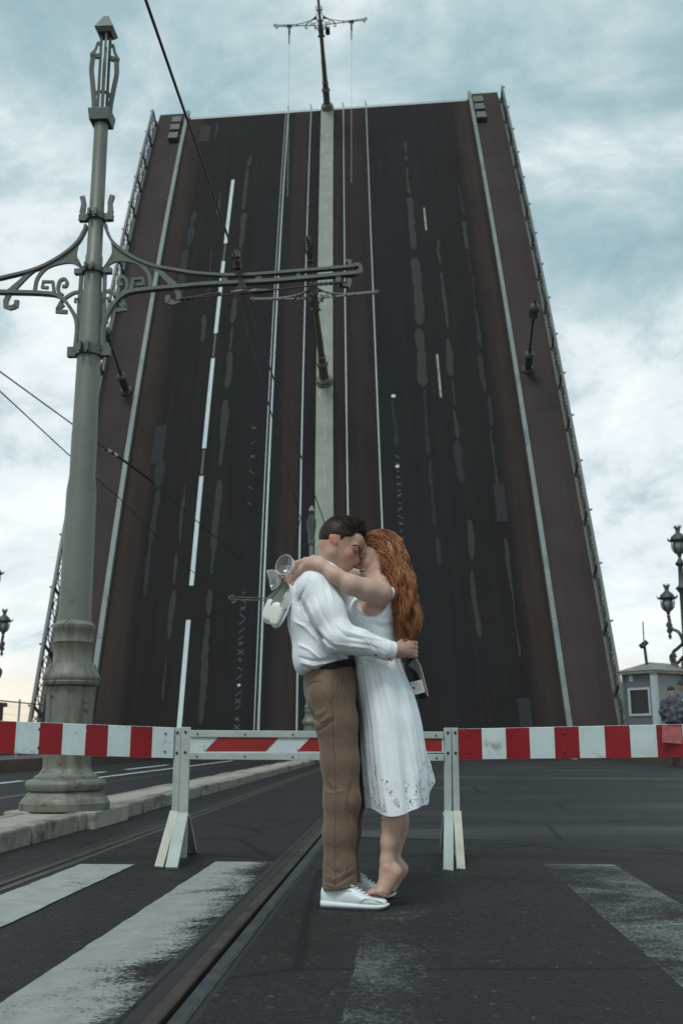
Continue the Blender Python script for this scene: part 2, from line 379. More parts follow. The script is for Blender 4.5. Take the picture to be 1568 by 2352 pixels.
while t < 37.5:
    ln = random.choice((0.72, 0.9, 1.1))
    stone('kerb_stone', KS1, KS1 + 0.11, t + .01, t + ln - .01, -.1, .128 + random.uniform(-.006, .006), M_GRANITE, isl, 0.012)
    stone('paving_slab', KS1 + 0.125, KS0 - 0.165, t + .008, t + ln - .008, -.1, .126 + random.uniform(-.005, .005), M_SLAB, isl, 0.006)
    t += ln
stone('base_block', -3.40, -2.60, 8.66, 9.72, -.1, .140, M_SLAB, isl, 0.012)

# ---- raised pavements and parapets at both edges
def side(name, s0, s1, z, mat):
    a, b = min(s0, s1), max(s0, s1)
    return tag(MB().hexa([rd(a, T0, -.11), rd(b, T0, -.11), rd(b, T1, -.11), rd(a, T1, -.11), rd(a, T0, z), rd(b, T0, z), rd(b, T1, z), rd(a, T1, z)]).build(name, mat), kind='structure')
M_PAVE = plain('pavement_asphalt', (0.07, 0.062, 0.058), 0.8, 0.2, 3, 0.4, 90)
pl_ = side('pavement', -9.36, -13.0, .27, M_PAVE); pr_ = side('pavement', 7.84, 13.0, .33, M_PAVE)
for sgn, s0, z, par in ((-1, -9.1, .29, pl_), (1, 7.6, .345, pr_)):
    t = 10.0
    while t < 38:
        ln = random.choice((1.5, 1.75, 2.0))
        stone('kerb_stone', min(s0, s0 + sgn * .24), max(s0, s0 + sgn * .24), t + .01, t + ln - .01, -.1, z, M_REDGRAN, par, 0.015); t += ln
def parapet(s, z0, hgt, label):
    root = empty('parapet', rd(s, 20, z0), label, 'parapet')
    t = 8.0
    while t < 36.5:
        stone('stone_panel', s - .16, s + .16, t + .012, t + 1.88, z0, z0 + hgt - .1, M_REDGRAN, root, 0.02)
        stone('coping', s - .22, s + .22, t + .006, t + 1.894, z0 + hgt - .098, z0 + hgt, M_REDGRAN, root, 0.02); t += 1.9
    return root
parapet(-12.3, .27, .62, 'low red granite parapet behind the wire mesh fence')
parapet(11.9, .33, 1.1, 'red granite parapet between the raised bridge and the guard booth')

# ---- wire mesh site fence on the left pavement
M_GALV = plain('galvanised', (0.30, 0.33, 0.33), 0.45, 0.15, 20, 0.1, 60, metal=0.6)
M_GALVD = plain('dark_wire', (0.16, 0.165, 0.16), 0.5, 0.15, 20, 0.1, 60, metal=0.5)
fr = empty('mesh_fence', rd(-9.75, 20, .27), 'wire mesh fence panels on posts along the left pavement', 'fence')
for i in range(7):
    t = 15.2 + i * 2.55
    MB().tube([rd(-9.75, t, .27), rd(-9.75, t, 1.74)], .028, 8).build('post', M_GALV, fr, 40)
    if i < 6:
        MB().tube([rd(-9.75, t + .03, 1.66), rd(-9.75, t + 2.52, 1.66)], .018, 6).build('top_rail', M_GALVD, fr)
        wm = MB()
        for k in range(1, 25): wm.tube([rd(-9.75, t + k * .1, .33), rd(-9.75, t + k * .1, 1.65)], .0022, 4, False)
        for k in range(7): wm.tube([rd(-9.75, t + .03, .34 + k * .2), rd(-9.75, t + 2.52, .34 + k * .2)], .0022, 4, False)
        tag(wm.build('wire_mesh', M_GALVD, fr), kind='stuff')

# ================================================================== the raised bascule leaf
DY, DE0, DE1, DRO = R_(3.459), R_(69.388), R_(-7.714), R_(1.973); DX0, DY0, DZ0 = -0.388, 39.763, 0.3
def deck_frame(v):
    n = 40; s = np.linspace(0, v, n); a = DE0 + DE1 * s / 43.0
    fy = float(np.sum((np.cos(a[1:]) + np.cos(a[:-1])) / 2 * np.diff(s))); fz = float(np.sum((np.sin(a[1:]) + np.sin(a[:-1])) / 2 * np.diff(s)))
    return fy, fz, DE0 + DE1 * v / 43.0
DM = Matrix.Translation((DX0, DY0, DZ0)) @ Matrix.Rotation(-DY, 4, 'Z') @ Matrix.Rotation(-DRO, 4, 'Y')
_fc = {}
def dk(u, v, w_=0.0):
    v = round(v, 3)
    if v not in _fc: _fc[v] = deck_frame(v)
    fy, fz, e_ = _fc[v]
    return DM @ Vector((u, fy - w_ * math.sin(e_), fz + w_ * math.cos(e_)))
def dkM(u, v, w_=0.0):                            # local x across, y up the leaf, z out of the road surface
    fy, fz, e_ = deck_frame(v)
    return DM @ Matrix.Translation((u, fy - w_ * math.sin(e_), fz + w_ * math.cos(e_))) @ Matrix.Rotation(e_, 4, 'X')
VT = 46.0
leaf = empty('bascule_bridge', dk(0, 0, 0), 'raised drawbridge leaf with dark roadway, red brown footways and tram rails', 'bridge')
def dstrip(u0, u1, v0, v1, w0, w1, nv=None, jag=None):
    nv = nv or max(1, int((v1 - v0) / 1.6)); mb = MB(); uv = []
    for i in range(nv + 1):
        v = v0 + (v1 - v0) * i / nv
        ja, jb = (jag(), jag()) if jag else (0, 0)
        for u, ww in ((u0 + ja, w0), (u1 + jb, w0), (u1 + jb, w1), (u0 + ja, w1)): mb.v.append(tuple(dk(u, v, ww))); uv.append((u, v))
    for i in range(nv):
        a, b = 4 * i, 4 * i + 4
        for k in range(4): mb.f.append((a + k, a + (k + 1) % 4, b + (k + 1) % 4, b + k))
    mb.f += [(0, 1, 2, 3), (4 * nv + 3, 4 * nv + 2, 4 * nv + 1, 4 * nv)]; mb.uv = uv
    return mb
def m_deck(name, stops, streak=0.35):
    # colour bands across the roadway are wear and rust of the surfacing itself (u across, v along)
    h = SH(name); c = h.n('ShaderNodeUVMap'); c.uv_map = 'uv'
    s = h.n('ShaderNodeSeparateXYZ'); h.l(c.outputs[0], s.inputs[0])
    f = h.math('DIVIDE', h.math('ADD', s.outputs[0], 12.0), 24.0)
    base = h.ramp(f, [((u + 12) / 24, col) for u, col in stops])
    m = h.n('ShaderNodeMapping'); h.l(c.outputs[0], m.inputs[0]); m.inputs['Scale'].default_value = (2.4, 0.07, 1)
    st = h.noise(m.outputs[0], 1.6, 5, 0.6)
    m2 = h.n('ShaderNodeMapping'); h.l(c.outputs[0], m2.inputs[0])
    bl = h.noise(m2.outputs[0], 0.35, 6, 0.62, 0.3); fi = h.noise(m2.outputs[0], 9, 4, 0.7)
    sp = h.ramp(h.noise(m2.outputs[0], 5.5, 2, 0.5), [(0.73, (0, 0, 0)), (0.78, (1, 1, 1))])
    k = h.math('ADD', h.math('MULTIPLY', st, streak * 2), h.math('MULTIPLY', bl, 0.5))
    col = h.mix(1.0, base, h.ramp(k, [(0.3, (0.7, 0.7, 0.7)), (0.8, (1.3, 1.3, 1.32))]), 'MULTIPLY')
    col = h.mix(1.0, col, h.ramp(fi, [(0.25, (0.86, 0.86, 0.86)), (0.75, (1.12, 1.12, 1.12))]), 'MULTIPLY')
    h.set(col, 0.85, 0, 0.15); h.bump(h.math('ADD', fi, h.math('MULTIPLY', st, 0.5)), 0.4, 0.02)
    return h.m
AS = (0.0125, 0.0120, 0.0123); BR = (0.0240, 0.0186, 0.0178); RU = (0.033, 0.0262, 0.0212); AB = (0.0120, 0.0130, 0.0145)
M_DECK = m_deck('leaf_roadway', [(-9.6, RU), (-9.25, (0.031, 0.024, 0.020)), (-8.7, BR), (-8.35, AS), (-6.5, (0.0138, 0.0130, 0.0130)), (-4.6, AS), (-3.0, AB), (-2.55, AB), (-2.2, BR), (-1.6, BR), (-1.3, AB),
                                (-0.7, AS), (0.2, BR), (0.8, (0.018, 0.0150, 0.0146)), (1.5, BR), (2.25, (0.0175, 0.0148, 0.0144)), (2.42, AB), (5.0, (0.0132, 0.0132, 0.0140)), (7.9, AS), (8.2, BR), (8.7, (0.031, 0.0235, 0.0205)), (9.1, BR)])
M_FOOT = m_deck('leaf_footway', [(-11.7, (0.049, 0.041, 0.040)), (-9.8, (0.056, 0.0465, 0.045)), (9.2, (0.056, 0.0465, 0.045)), (11.2, (0.049, 0.041, 0.040))], 0.15)
M_KERB = plain('pale_green_paint', (0.125, 0.175, 0.158), 0.55, 0.22, 1.2, 0.1, 30, stain=(0.075, 0.115, 0.115), st_s=0.8, st_t=0.56)
M_MED = plain('median_paint', (0.185, 0.215, 0.178), 0.7, 0.2, 1.0, 0.2, 30, stain=(0.23, 0.26, 0.22), st_s=2.0, st_t=0.60)
M_GIRD = plain('girder_paint', (0.09, 0.10, 0.09), 0.6, 0.2, 2, 0.1, 30)
M_SHINE = plain('polished_rail', (0.155, 0.19, 0.20), 0.5, 0.15, 3, 0.05, 60, metal=0.5)
dstrip(-11.7, 11.15, -1.6, VT - 0.1, -1.5, -0.06).build('girder', M_GIRD, leaf)
dstrip(-9.6, 9.1, -1.6, VT - .12, -0.055, 0.0).build('roadway', M_DECK, leaf)
dstrip(-11.62, -9.84, -1.6, VT + .3, -0.055, 0.16).build('footway', M_FOOT, leaf)
dstrip(9.32, 11.06, -1.6, VT + .3, -0.055, 0.16).build('footway', M_FOOT, leaf)
random.seed(5)
v = -1.6
while v < VT + 0.4:                                # kerb beams in lengths
    b = min(v + 6.8, VT + 0.5)
    dstrip(-9.83, -9.61, v + .008, b - .008, -0.05, 0.27).build('kerb_beam', M_KERB, leaf)
    dstrip(9.11, 9.31, v + .008, b - .008, -0.05, 0.27).build('kerb_beam', M_KERB, leaf); v = b
dstrip(-0.69, 0.14, -1.6, VT + .05, -0.04, 0.14).build('median', M_MED, leaf)
for u in (-2.89, -1.37, 0.79, 2.31):
    ww = 0.085 if u == -2.89 else 0.066
    r_ = dstrip(u - ww / 2, u + ww / 2, -1.6, VT + .12, 0.001, 0.02).build('tram_rail', M_SHINE, leaf)
    if u == -2.89: dstrip(u - .19, u - .15, -1.6, VT - .2, 0.001, 0.016).build('guard_rail', M_SHINE, r_)
    tip = MB().bar(dk(u, VT + .1, .02), dk(u - .05, VT + .62, .0), .09, .06).build('rail_tip', M_GALV, r_)
for lo_, hi_ in ((-9.55, -.85), (.2, 9.0)):
  tm = MB(); i = 0
  while lo_ + i * .195 < hi_:
    u = lo_ + i * .195; i += 1
    tm.hexa([dk(u, VT - .13, -.1), dk(u + .1, VT - .13, -.1), dk(u + .1, VT + .02, -.1), dk(u, VT + .02, -.1), dk(u, VT - .13, .02), dk(u + .1, VT - .13, .02), dk(u + .1, VT + .02, .02), dk(u, VT + .02, .02)])
  tm.hexa([dk(lo_, VT - .14, -.1), dk(u + .1, VT - .14, -.1), dk(u + .1, VT - .125, -.1), dk(lo_, VT - .125, -.1), dk(lo_, VT - .14, .018), dk(u + .1, VT - .14, .018), dk(u + .1, VT - .125, .018), dk(lo_, VT - .125, .018)]); tm.build('finger_joint', M_GALV, leaf)
dstrip(-9.5, -.72, VT - .32, VT - .14, .001, .016).build('joint_plate', M_GALV, leaf); dstrip(.17, 9.0, VT - .32, VT - .14, .001, .016).build('joint_plate', M_GALV, leaf)
# lane dashes
M_WHITE = plain('lane_paint', (0.40, 0.49, 0.50), 0.7, 0.1, 1.5, 0.1, 40)
for a, b in ((31.1, 37.7), (23.4, 29.45), (15.4, 21.5), (7.7, 13.7), (0.6, 6.0)): dstrip(-6.16, -5.97, a, b, .001, .009).build('lane_dash', M_WHITE, leaf)
M_WHITE2 = plain('lane_paint_worn', (0.22, 0.235, 0.225), 0.8, 0.4, 3, 0.1, 40)
for a, b, u in ((31.2, 33.4, 5.47), (17.9, 20.9, 5.42)): dstrip(u - .05, u + .05, a, b, .001, .009).build('lane_dash', M_WHITE2, leaf)
for a, b in ((29.45, 31.0), (21.6, 23.3), (13.8, 15.3)): dstrip(-6.12, -6.02, a, b, .001, .006).build('lane_dash', plain('tar_strip', (0.026, 0.026, 0.026)), leaf)
# repair patches: grey mastic over the wheel tracks, bluish bitumen over older ones
M_P1 = plain('grey_mastic', (0.0225, 0.0225, 0.0228), 0.9, 0.22, 2.5, 0.2, 20); M_P2 = plain('blue_bitumen', (0.0135, 0.0152, 0.0180), 0.9, 0.15, 2.5, 0.2, 20)
def patch(u, v0, v1, wd, mat, lean=0.0, rough=1.0, name='repair_patch'):
    nv = max(4, int((v1 - v0) / 0.35)); mb = MB(); ph = random.uniform(0, 9)
    L = []
    for i in range(nv + 1):
        q = i / nv; v = v0 + (v1 - v0) * q
        k = min(1.0, 0.5 + 9 * min(q, 1 - q)) if rough else 1
        if i == 0: wk, ok_ = 1.0, 0.0
        wk = min(1.5, max(.35, wk + random.gauss(0, .2))); ok_ = ok_ * .93 + random.gauss(0, .018)
        wv = wd * .40 * k * (1 + rough * (wk - 1)) 
        o_ = lean * q + rough * ok_
        L.append((u + o_ - wv, u + o_ + wv * (1 + rough * random.uniform(-.2, .2)), v))
    for a, b, v in L: mb.v += [tuple(dk(a, v, .0015)), tuple(dk(b, v, .0015)), tuple(dk(a, v, .0075)), tuple(dk(b, v, .0075))]
    for i in range(nv):
        p, q = 4 * i, 4 * i + 4
        mb.f += [(p + 2, p + 3, q + 3, q + 2), (p, p + 2, q + 2, q), (p + 1, q + 1, q + 3, p + 3)]
    mb.f += [(0, 1, 3, 2), (4 * nv, 4 * nv + 2, 4 * nv + 3, 4 * nv + 1)]
    return mb.build(name, mat, leaf)
for u, a, b, wd, m_, ln in ((-5.2, 14.3, 39.0, .46, 1, 0), (-5.2, 39.2, 40.3, .25, 1, 0), (-5.2, 1.3, 13.4, .36, 1, 0), (-6.85, 2.4, 9.4, .30, 1, 0), (-6.8, 10, 13.4, .2, 1, 0), (-6.75, 34, 36.4, .3, 1, 0), (-6.75, 22.8, 25, .24, 1, 0), (-6.72, 26, 30.6, .32, 2, 0),
                            (-8.1, 7.3, 14.8, .5, 2, 0), (-8.2, 31, 34.5, .5, 2, 0), (-8.3, 26, 30.8, .4, 2, 0), (-7.6, 43, 45, 0.3, 2, 0),
                            (4.66, 18.7, 39.2, .48, 1, 0), (4.7, 39.4, 40.9, .2, 1, 0), (4.62, 10.2, 18.5, .5, 2, 0), (4.7, 8.2, 9.9, .4, 2, 0), (6.06, 17.3, 30.2, .36, 1, 0), (6.0, 15.2, 17, .25, 1, 0), (6.04, 12.6, 15.1, .4, 2, 0), (6.1, 8.4, 10.6, .32, 1, 0), (6.15, 4.6, 7.8, .3, 1, 0),
                            (7.66, 32.4, 35.5, .36, 2, 0), (7.66, 29.2, 32.2, .3, 1, 0), (7.64, 24.5, 29, .26, 2, 0), (7.62, 21.3, 24.3, .32, 2, 0), (7.6, 15.8, 20.8, .4, 2, 0), (7.64, 12.2, 15.7, .3, 1, 0), (7.62, 3.7, 10.4, .27, 1, 0), (3.15, 14.9, 17.9, .45, 2, 0)):
    q = a
    while q < b - .4:
        e_ = min(b, q + random.uniform(1.2, 6.0)); patch(u + random.uniform(-.03, .03), q, e_, wd * random.uniform(.55, .95), (None, M_P1, M_P2)[m_], ln); q = e_ + random.choice((.05, .12, .3, .8))
for u, a, b, wd in ((-8.35, 42.6, 44.7, .85), (-8.3, 14.6, 17.0, .7), (7.65, 10.3, 12.4, .6), (7.6, .6, 1.9, .6)): patch(u, a, b, wd, M_P2, 0, 0.0)
# stitched scuffs and two white spots
sm = MB(); random.seed(11)
for u, a, b, n_ in ((-3.76, .8, 7.6, 19), (3.14, 9.7, 14.6, 13), (-3.7, 12, 17.5, 6)):
    for i in range(n_):
        v = a + (b - a) * i / n_ + random.uniform(-.08, .08)
        for s_ in random.choice(((1,), (-1,), (1, -1), (1, -1))):
            l_ = random.uniform(.5, 1.0)
            p, q = dk(u - .13 * s_ * l_, v - .11 * l_, .006), dk(u + .13 * s_ * l_, v + .11 * l_, .006); sm.bar(p, q, .026, .006, dk(u, v, 1) - dk(u, v, 0))
tag(sm.build('stitch_scuff', M_P1 if False else plain('scuff', (0.060, 0.064, 0.064)), leaf), kind='stuff')
for u, v, r in ((3.11, 18.15, .12), (3.12, 13.7, .10), (-3.75, 2.9, .07)):
    MB().lathe([(r, 0), (r * .8, .02), (.01, .025)], 9, M=dkM(u, v, .001).to_3x3(), c=dk(u, v, .001)).build('paint_spot', M_WHITE, leaf)
# centre line scratches and ring on the median
mm = MB(); random.seed(2)
v = 1.0
while v < 45:
    l_ = random.uniform(.5, 1.4); a = random.uniform(-.04, .04); mm.bar(dk(-.25 + a, v, .143), dk(-.25 - a, v + l_, .143), .03, .004, dk(0, v, 1) - dk(0, v, 0)); v += l_ + random.uniform(.6, 2.2)
for k in range(20):
    a, b = 2 * math.pi * k / 20, 2 * math.pi * (k + 1) / 20; mm.bar(dk(-.27 + .26 * math.cos(a), 18.4 + .36 * math.sin(a), .143), dk(-.27 + .26 * math.cos(b), 18.4 + .36 * math.sin(b), .143), .045, .004, dk(0, 18, 1) - dk(0, 18, 0))
tag(mm.build('median_mark', plain('median_scratch', (0.27, 0.30, 0.27)), leaf), kind='stuff')
# boxes at the upper corners of both footways
M_BOX = plain('box_paint', (0.075, 0.085, 0.070), .6, .25, 2)
for u in (-10.28, 9.66):
    for k, v in enumerate((44.9, 43.9, 42.8)):
        MB().box((0, 0, .16), (.62, .74, .34), None).build('ballast_box', M_BOX, leaf, bevel=.02, M=dkM(u, v, .17))
# railings: panels copied along both edges, each a part
M_IRON = plain('railing_iron', (0.055, 0.062, 0.055), 0.6, 0.25, 4, 0.1, 30)
M_RAILTOP = plain('handrail', (0.082, 0.098, 0.092), 0.5, 0.2, 3, 0.1, 30)
PL = 2.7
pm = MB()                                          # local: x out of the leaf edge, y along the leaf, z up from the footway
pm.box((0, PL / 2, .17), (.05, PL - .14, .05)); pm.box((0, PL / 2, .80), (.04, PL - .14, .035))
for k in range(1, 10): pm.box((0, .1 + k * (PL - .2) / 10, .48), (.022, .022, .62))
for k in range(5):
    c = .27 + k * (PL - .54) / 4; pm.tube([(0, c + .13 * math.cos(q), .92 + .085 * math.sin(q)) for q in [2 * math.pi * j / 10 for j in range(11)]], .016, 5, False)
for s_ in (0, 1):
    ap = [(0, .1 + (PL / 2 - .1) * (s_ + (1 - math.cos(math.pi * j / 10)) / 2 * 1.0) if False else .1 + s_ * (PL / 2 - .1) + (PL / 2 - .1) * j / 10, .2 + .5 * math.sin(math.pi * j / 10)) for j in range(11)]
    pm.tube(ap, .024, 5, False)
panel_me = pm.mesh('railing_panel')
hm = MB().box((0, PL / 2, 1.06), (.12, PL - .012, .075)); hand_me = hm.mesh('handrail')
ps = MB().box((0, 0, .52), (.09, .10, 1.0)).box((0, 0, .06), (.15, .18, .12)).tube([(0, 0, .95), (.14, 0, .98), (.17, 0, 1.02)], .045, 6); post_me = ps.mesh('railing_post')
for me, m_ in ((panel_me, M_IRON), (hand_me, M_RAILTOP), (post_me, M_IRON)): me.materials.append(m_)
for u, flip in ((-11.75, -1), (11.18, 1)):
    v = -0.8; i = 0
    while v < 46.6:
        for nm, me in (('railing_post', post_me), ('railing_panel', panel_me), ('handrail', hand_me)):
            if nm != 'railing_post' and v > 44.6: continue
            o = link(bpy.data.objects.new(nm, me)); o.matrix_basis = dkM(u, v, 0.06) @ (Matrix.Rotation(math.pi, 4, 'Z') @ Matrix.Translation((0, -PL, 0)) if flip < 0 and nm != 'railing_post' else (Matrix.Rotation(math.pi, 4, 'Z') if flip < 0 else Matrix.Identity(4)))
            adopt(o, leaf)
        v += PL; i += 1
    dstrip(u - .16 if u < 0 else u - .1, u + .1 if u < 0 else u + .16, -1.6, VT - .3, -.35, .05).build('fascia', M_RAILTOP, leaf)
# stub of the fixed abutment in front of the hinge

# granite pier heads where the fixed span meets the leaf
def pier(s0, s1, t0, t1, z0, z1, label):
    root = empty('granite_pier', rd((s0 + s1) / 2, (t0 + t1) / 2, z0), label, 'pier')
    n = 3; hh = (z1 - .16 - z0) / n
    for k in range(n): stone('stone_block', s0, s1, t0, t1, z0 + k * hh + .004, z0 + (k + 1) * hh - .004, M_REDGRAN, root, .02)
    stone('cap_stone', s0 - .1, s1 + .1, t0 - .1, t1 + .1, z1 - .158, z1, M_REDGRAN, root, .03)
pier(9.05, 10.3, 36.9, 38.2, .33, 1.84, 'red granite pier head between the bridge railing and the guard booth')
pier(-15.6, -14.55, 35.2, 36.4, -.12, 2.05, 'stepped granite pier seen through the wire mesh fence'); 
# ================================================================== tram poles with wrought arms
M_POLE = plain('pole_paint', (0.130, 0.148, 0.124), 0.45, 0.16, 2.2, 0.15, 18, stain=(0.085, 0.082, 0.062), st_s=3.0, st_t=0.62)
def m_rustpaint(name, col):
    h = SH(name); v = h.coord('Object'); n = h.noise(v, 3, 6, .6)
    m = h.n('ShaderNodeMapping'); h.l(v, m.inputs[0]); m.inputs['Scale'].default_value = (9, 9, .9); st = h.noise(m.outputs[0], 1.0, 5, .6); sp = h.noise(v, 11, 6, .7, .5)
    c = h.ramp(n, [(.3, sc3(col, .8)), (.7, sc3(col, 1.15))]); c = h.mix(h.ramp(st, [(.48, (0, 0, 0)), (.68, (.85, .85, .85))]), c, (.085, .075, .052)); c = h.mix(h.ramp(sp, [(.575, (0, 0, 0)), (.65, (1, 1, 1))]), c, (.055, .034, .022))
    h.set(c, h.math('ADD', h.math('MULTIPLY', sp, .3), .36), 0, .45); h.bump(h.math('ADD', sp, h.math('MULTIPLY', h.noise(v, 60, 3), .3)), .25, .006); return h.m
M_POLEB = m_rustpaint('pole_base_paint', (0.150, 0.165, 0.135))
M_BRK = plain('bracket_paint', (0.085, 0.105, 0.09), 0.5, 0.2, 5, 0.1, 30)
M_DARKM = plain('dark_iron', (0.028, 0.030, 0.029), 0.55, 0.3, 8, 0.1, 40)
M_INS = plain('insulator', (0.035, 0.025, 0.02), 0.35, 0.3, 20, 0.1, 40)
def tram_pole(detail=True):
    root = empty('tram_pole')
    n = 48 if detail else 20
    P = [(.388, 0), (.389, .06), (.377, .068), (.373, .086), (.339, .116), (.309, .160)]
    MB().lathe(P, n).build('plinth', M_POLEB, root, 40, local=True)
    MB().lathe([(.309, .1605), (.332, .166), (.351, .209), (.345, .232), (.332, .25), (.278, .2605)], n).build('torus', M_POLEB, root, 50, local=True)
    ped = [(.278, .261), (.275, .283), (.255, .292), (.232, .309), (.213, .345)] + [(.209, .36 + k * .05) for k in range(14)] + [(.209, 1.064)]
    MB().lathe(ped, 96 if detail else 24, flute=(.34, 1.055, 10, .055)).build('pedestal', M_POLEB, root, 50, local=True)
    MB().lathe([(.209, 1.0645), (.245, 1.077), (.253, 1.104), (.247, 1.112), (.255, 1.13), (.255, 1.159), (.237, 1.19), (.218, 1.237), (.21, 1.261), (.178, 1.272)], n).build('collar', M_POLEB, root, 40, local=True)
    MB().lathe([(.178, 1.2725), (.173, 1.284), (.173, 1.45), (.183, 1.462), (.179, 1.478), (.18, 1.561), (.192, 1.577), (.192, 1.617), (.164, 1.645), (.15, 1.657)], n).build('sleeve', M_POLEB, root, 40, local=True)
    MB().lathe([(.15, 1.6575), (.14, 2.886), (.122, 3.031), (.122, 3.454), (.119, 3.48), (.107, 4.883), (.089, 4.953), (.085, 5.31), (.076, 5.329), (.07, 6.80)], n).build('shaft', M_POLE, root, 40, local=True)
    # clamps that hold the arms
    for z, r, ht in ((5.70, .098, .075), (5.12, .112, .06), (4.24, .135, .11)):
        c = MB().lathe([(r - .018, z), (r, z + .006), (r, z + ht), (r - .018, z + ht + .006)], n).build('clamp', M_BRK, root, 40, local=True)
        for s in (-1, 1):
            for cc, ss in (((s * .035, -r - .02, z + ht / 2), (.022, .07, ht * .9)), ((s * (r + .03), 0, z + ht / 2), (.09, .06, ht * .9))): MB().box(cc, ss).build('clamp_lug', M_BRK, c, local=True)
    for s in (-1, 1):
        arm = MB(); d = .045
        up = spl([(.10, 5.66), (.112, 5.60), (.185, 5.46), (.345, 5.32), (.57, 5.20), (.84, 5.13), (1.12, 5.08), (1.50, 5.055), (2.08, 5.08), (2.54, 5.105)], 7)
        lo = spl([(.135, 4.30), (.13, 4.56), (.185, 4.72), (.32, 4.885), (.51, 4.93), (.90, 4.955), (1.12, 4.97), (1.82, 4.985), (2.63, 5.035)], 7)
        fl = lambda P_, w_, dd=d: arm.flat([(s * a, z) for a, z in P_], w_, dd)
        fl(up, .028, .06); fl(lo, .034, .07)
        a_o = arm.build('arm', M_BRK, root, local=True)
        sc_ = MB(); fl = lambda P_, w_, dd=.03: sc_.flat([(s * a, z) for a, z in P_], w_, dd)
        fl(spl([(.105, 5.16), (.15, 5.225), (.255, 5.265), (.455, 5.22), (.56, 5.10), (.585, 4.94)], 7), .034)
        fl(spl([(.18, 5.45), (.19, 5.34), (.16, 5.27), (.105, 5.16)], 6), .022)
        sc_.prism([(s * a, z) for a, z in [(.19, 5.445), (.345, 5.31), (.48, 5.235), (.40, 5.25), (.255, 5.27), (.17, 5.275), (.20, 5.35)]], -.012, .012)
        fl([(.59, 5.19), (.66, 5.14), (.735, 5.06), (.835, 4.955)], [.03, .045, .05, .07])
        fl(spl([(.835, 4.955), (.87, 4.86)], 4) + [(.865, 4.80), (.82, 4.785), (.765, 4.80)], [.06, .055, .05, .045, .042, .055, .05, .045][:8] if False else .05)
        fl([(.762, 4.785), (.758, 4.865)], .045)
        fl([(.385, 4.935), (.405, 5.052), (.503, 5.056), (.51, 4.995), (.447, 4.99)], .032)
        fl(spl([(.295, 4.90), (.345, 4.955), (.335, 5.053), (.287, 5.076), (.26, 5.04), (.27, 5.0), (.305, 5.0)], 5), .032)
        fl(spl([(.125, 4.935), (.20, 4.917), (.295, 4.845), (.345, 4.75)], 5), .032); fl([(.355, 4.735), (.24, 4.722)], .04); fl([(.345, 4.75), (.275, 4.80)], .03)
        fl([(.125, 4.80), (.13, 4.86), (.165, 4.86), (.165, 4.82)], .022)
        fl([(.118, 5.14), (.125, 4.78), (.122, 4.5)], .035)
        sc_.build('scrollwork', M_BRK, a_o, local=True)
        e_ = MB(); fl = lambda P_, w_, dd=.05: e_.flat([(s * a, z) for a, z in P_], w_, dd)
        fl([(2.52, 5.165), (2.555, 5.165), (2.555, 5.11), (2.61, 5.12)], .04); fl(spl([(2.60, 5.125), (2.655, 5.115), (2.66, 5.06), (2.61, 5.025)], 4), .035)
        fl([(2.455, 5.03), (2.44, 4.97), (2.46, 4.925), (2.54, 4.905), (2.555, 4.975)], .045)
        for a in (1.32, 1.66, 2.05): MB().box((s * a, 0, 5.02 + .008 * a), (.06 if a < 1.7 else .035, .03, .075)).build('spacer', M_BRK, a_o, local=True)
        e_.build('arm_end', M_BRK, a_o, local=True)
        hk = MB().flat([(s * .10, 5.70), (s * .145, 5.80), (s * .135, 5.90), (s * .155, 5.98)], [.04, .055, .045, .05], .04).build('hook', M_BRK, root, local=True)
    # open finial of four ribs under a pyramid cap
    MB().hexa([(-.1, -.1, 6.801), (.1, -.1, 6.801), (.1, .1, 6.801), (-.1, .1, 6.801), (-.115, -.115, 6.93), (.115, -.115, 6.93), (.115, .115, 6.93), (-.115, .115, 6.93)]).build('finial_block', M_BRK, root, local=True, bevel=.006)
    R45 = Matrix.Rotation(R_(45), 3, 'Z')
    for k in range(4):
        Mz = Matrix.Rotation(R_(90 * k + 20), 3, 'Z'); rb = MB(); j = MB()
        j.flat(spl([(.080, 6.93), (.084, 7.05), (.107, 7.25), (.128, 7.42), (.122, 7.56), (.125, 7.60)], 5), [.05] * 25 + [.05], .03)
        j.flat([(.045, 6.93), (.045, 7.92)], .03, .022)
        j.flat([(.05, 7.60), (.15, 7.585)], .05, .03); j.flat(spl([(.14, 7.60), (.10, 7.67), (.075, 7.76), (.045, 7.72)], 4), .026, .02)
        j.flat(spl([(.09, 7.10), (.06, 7.17), (.0, 7.19)], 4), .028, .02)
        rb.v = [tuple(Mz @ Vector(p)) for p in j.v]; rb.f = j.f
        rb.build('finial_rib', M_DARKM if False else M_BRK, root, local=True)
    MB().add([Vector(p) for p in [(-.07, -.07, 7.86), (.07, -.07, 7.86), (.07, .07, 7.86), (-.07, .07, 7.86), (-.10, -.10, 7.905), (.10, -.10, 7.905), (.10, .10, 7.905), (-.10, .10, 7.905), (-.028, -.028, 8.08), (.028, -.028, 8.08), (.028, .028, 8.08), (-.028, .028, 8.08)]],
             [(3, 2, 1, 0), (8, 9, 10, 11)] + [(a + i, a + (i + 1) % 4, a + 4 + (i + 1) % 4, a + 4 + i) for a in (0, 4) for i in range(4)]).build('finial_cap', M_BRK, root, local=True)
    return root
GP = 'green tram poles with crossarms'
pole = tram_pole(True)
pole.matrix_basis = Matrix.Translation((-2.44, 9.15, .141)) @ ROADM @ Matrix.Rotation(R_(-0.35), 4, 'Y')
tag(pole, 'tall grey green tram pole with fluted base standing on the granite kerbed island', 'lamp post', GP)
far = tram_pole(False)
far.matrix_basis = Matrix.Translation(rd(-2.86, 31.7, .127)) @ ROADM
tag(far, 'tram pole half hidden behind the embracing man, upright before the raised bridge', 'lamp post', GP)
pd2 = copy_tree(far); pd2.matrix_basis = dkM(-.28, 19.23, .142) @ Matrix.Scale(1.1, 4)
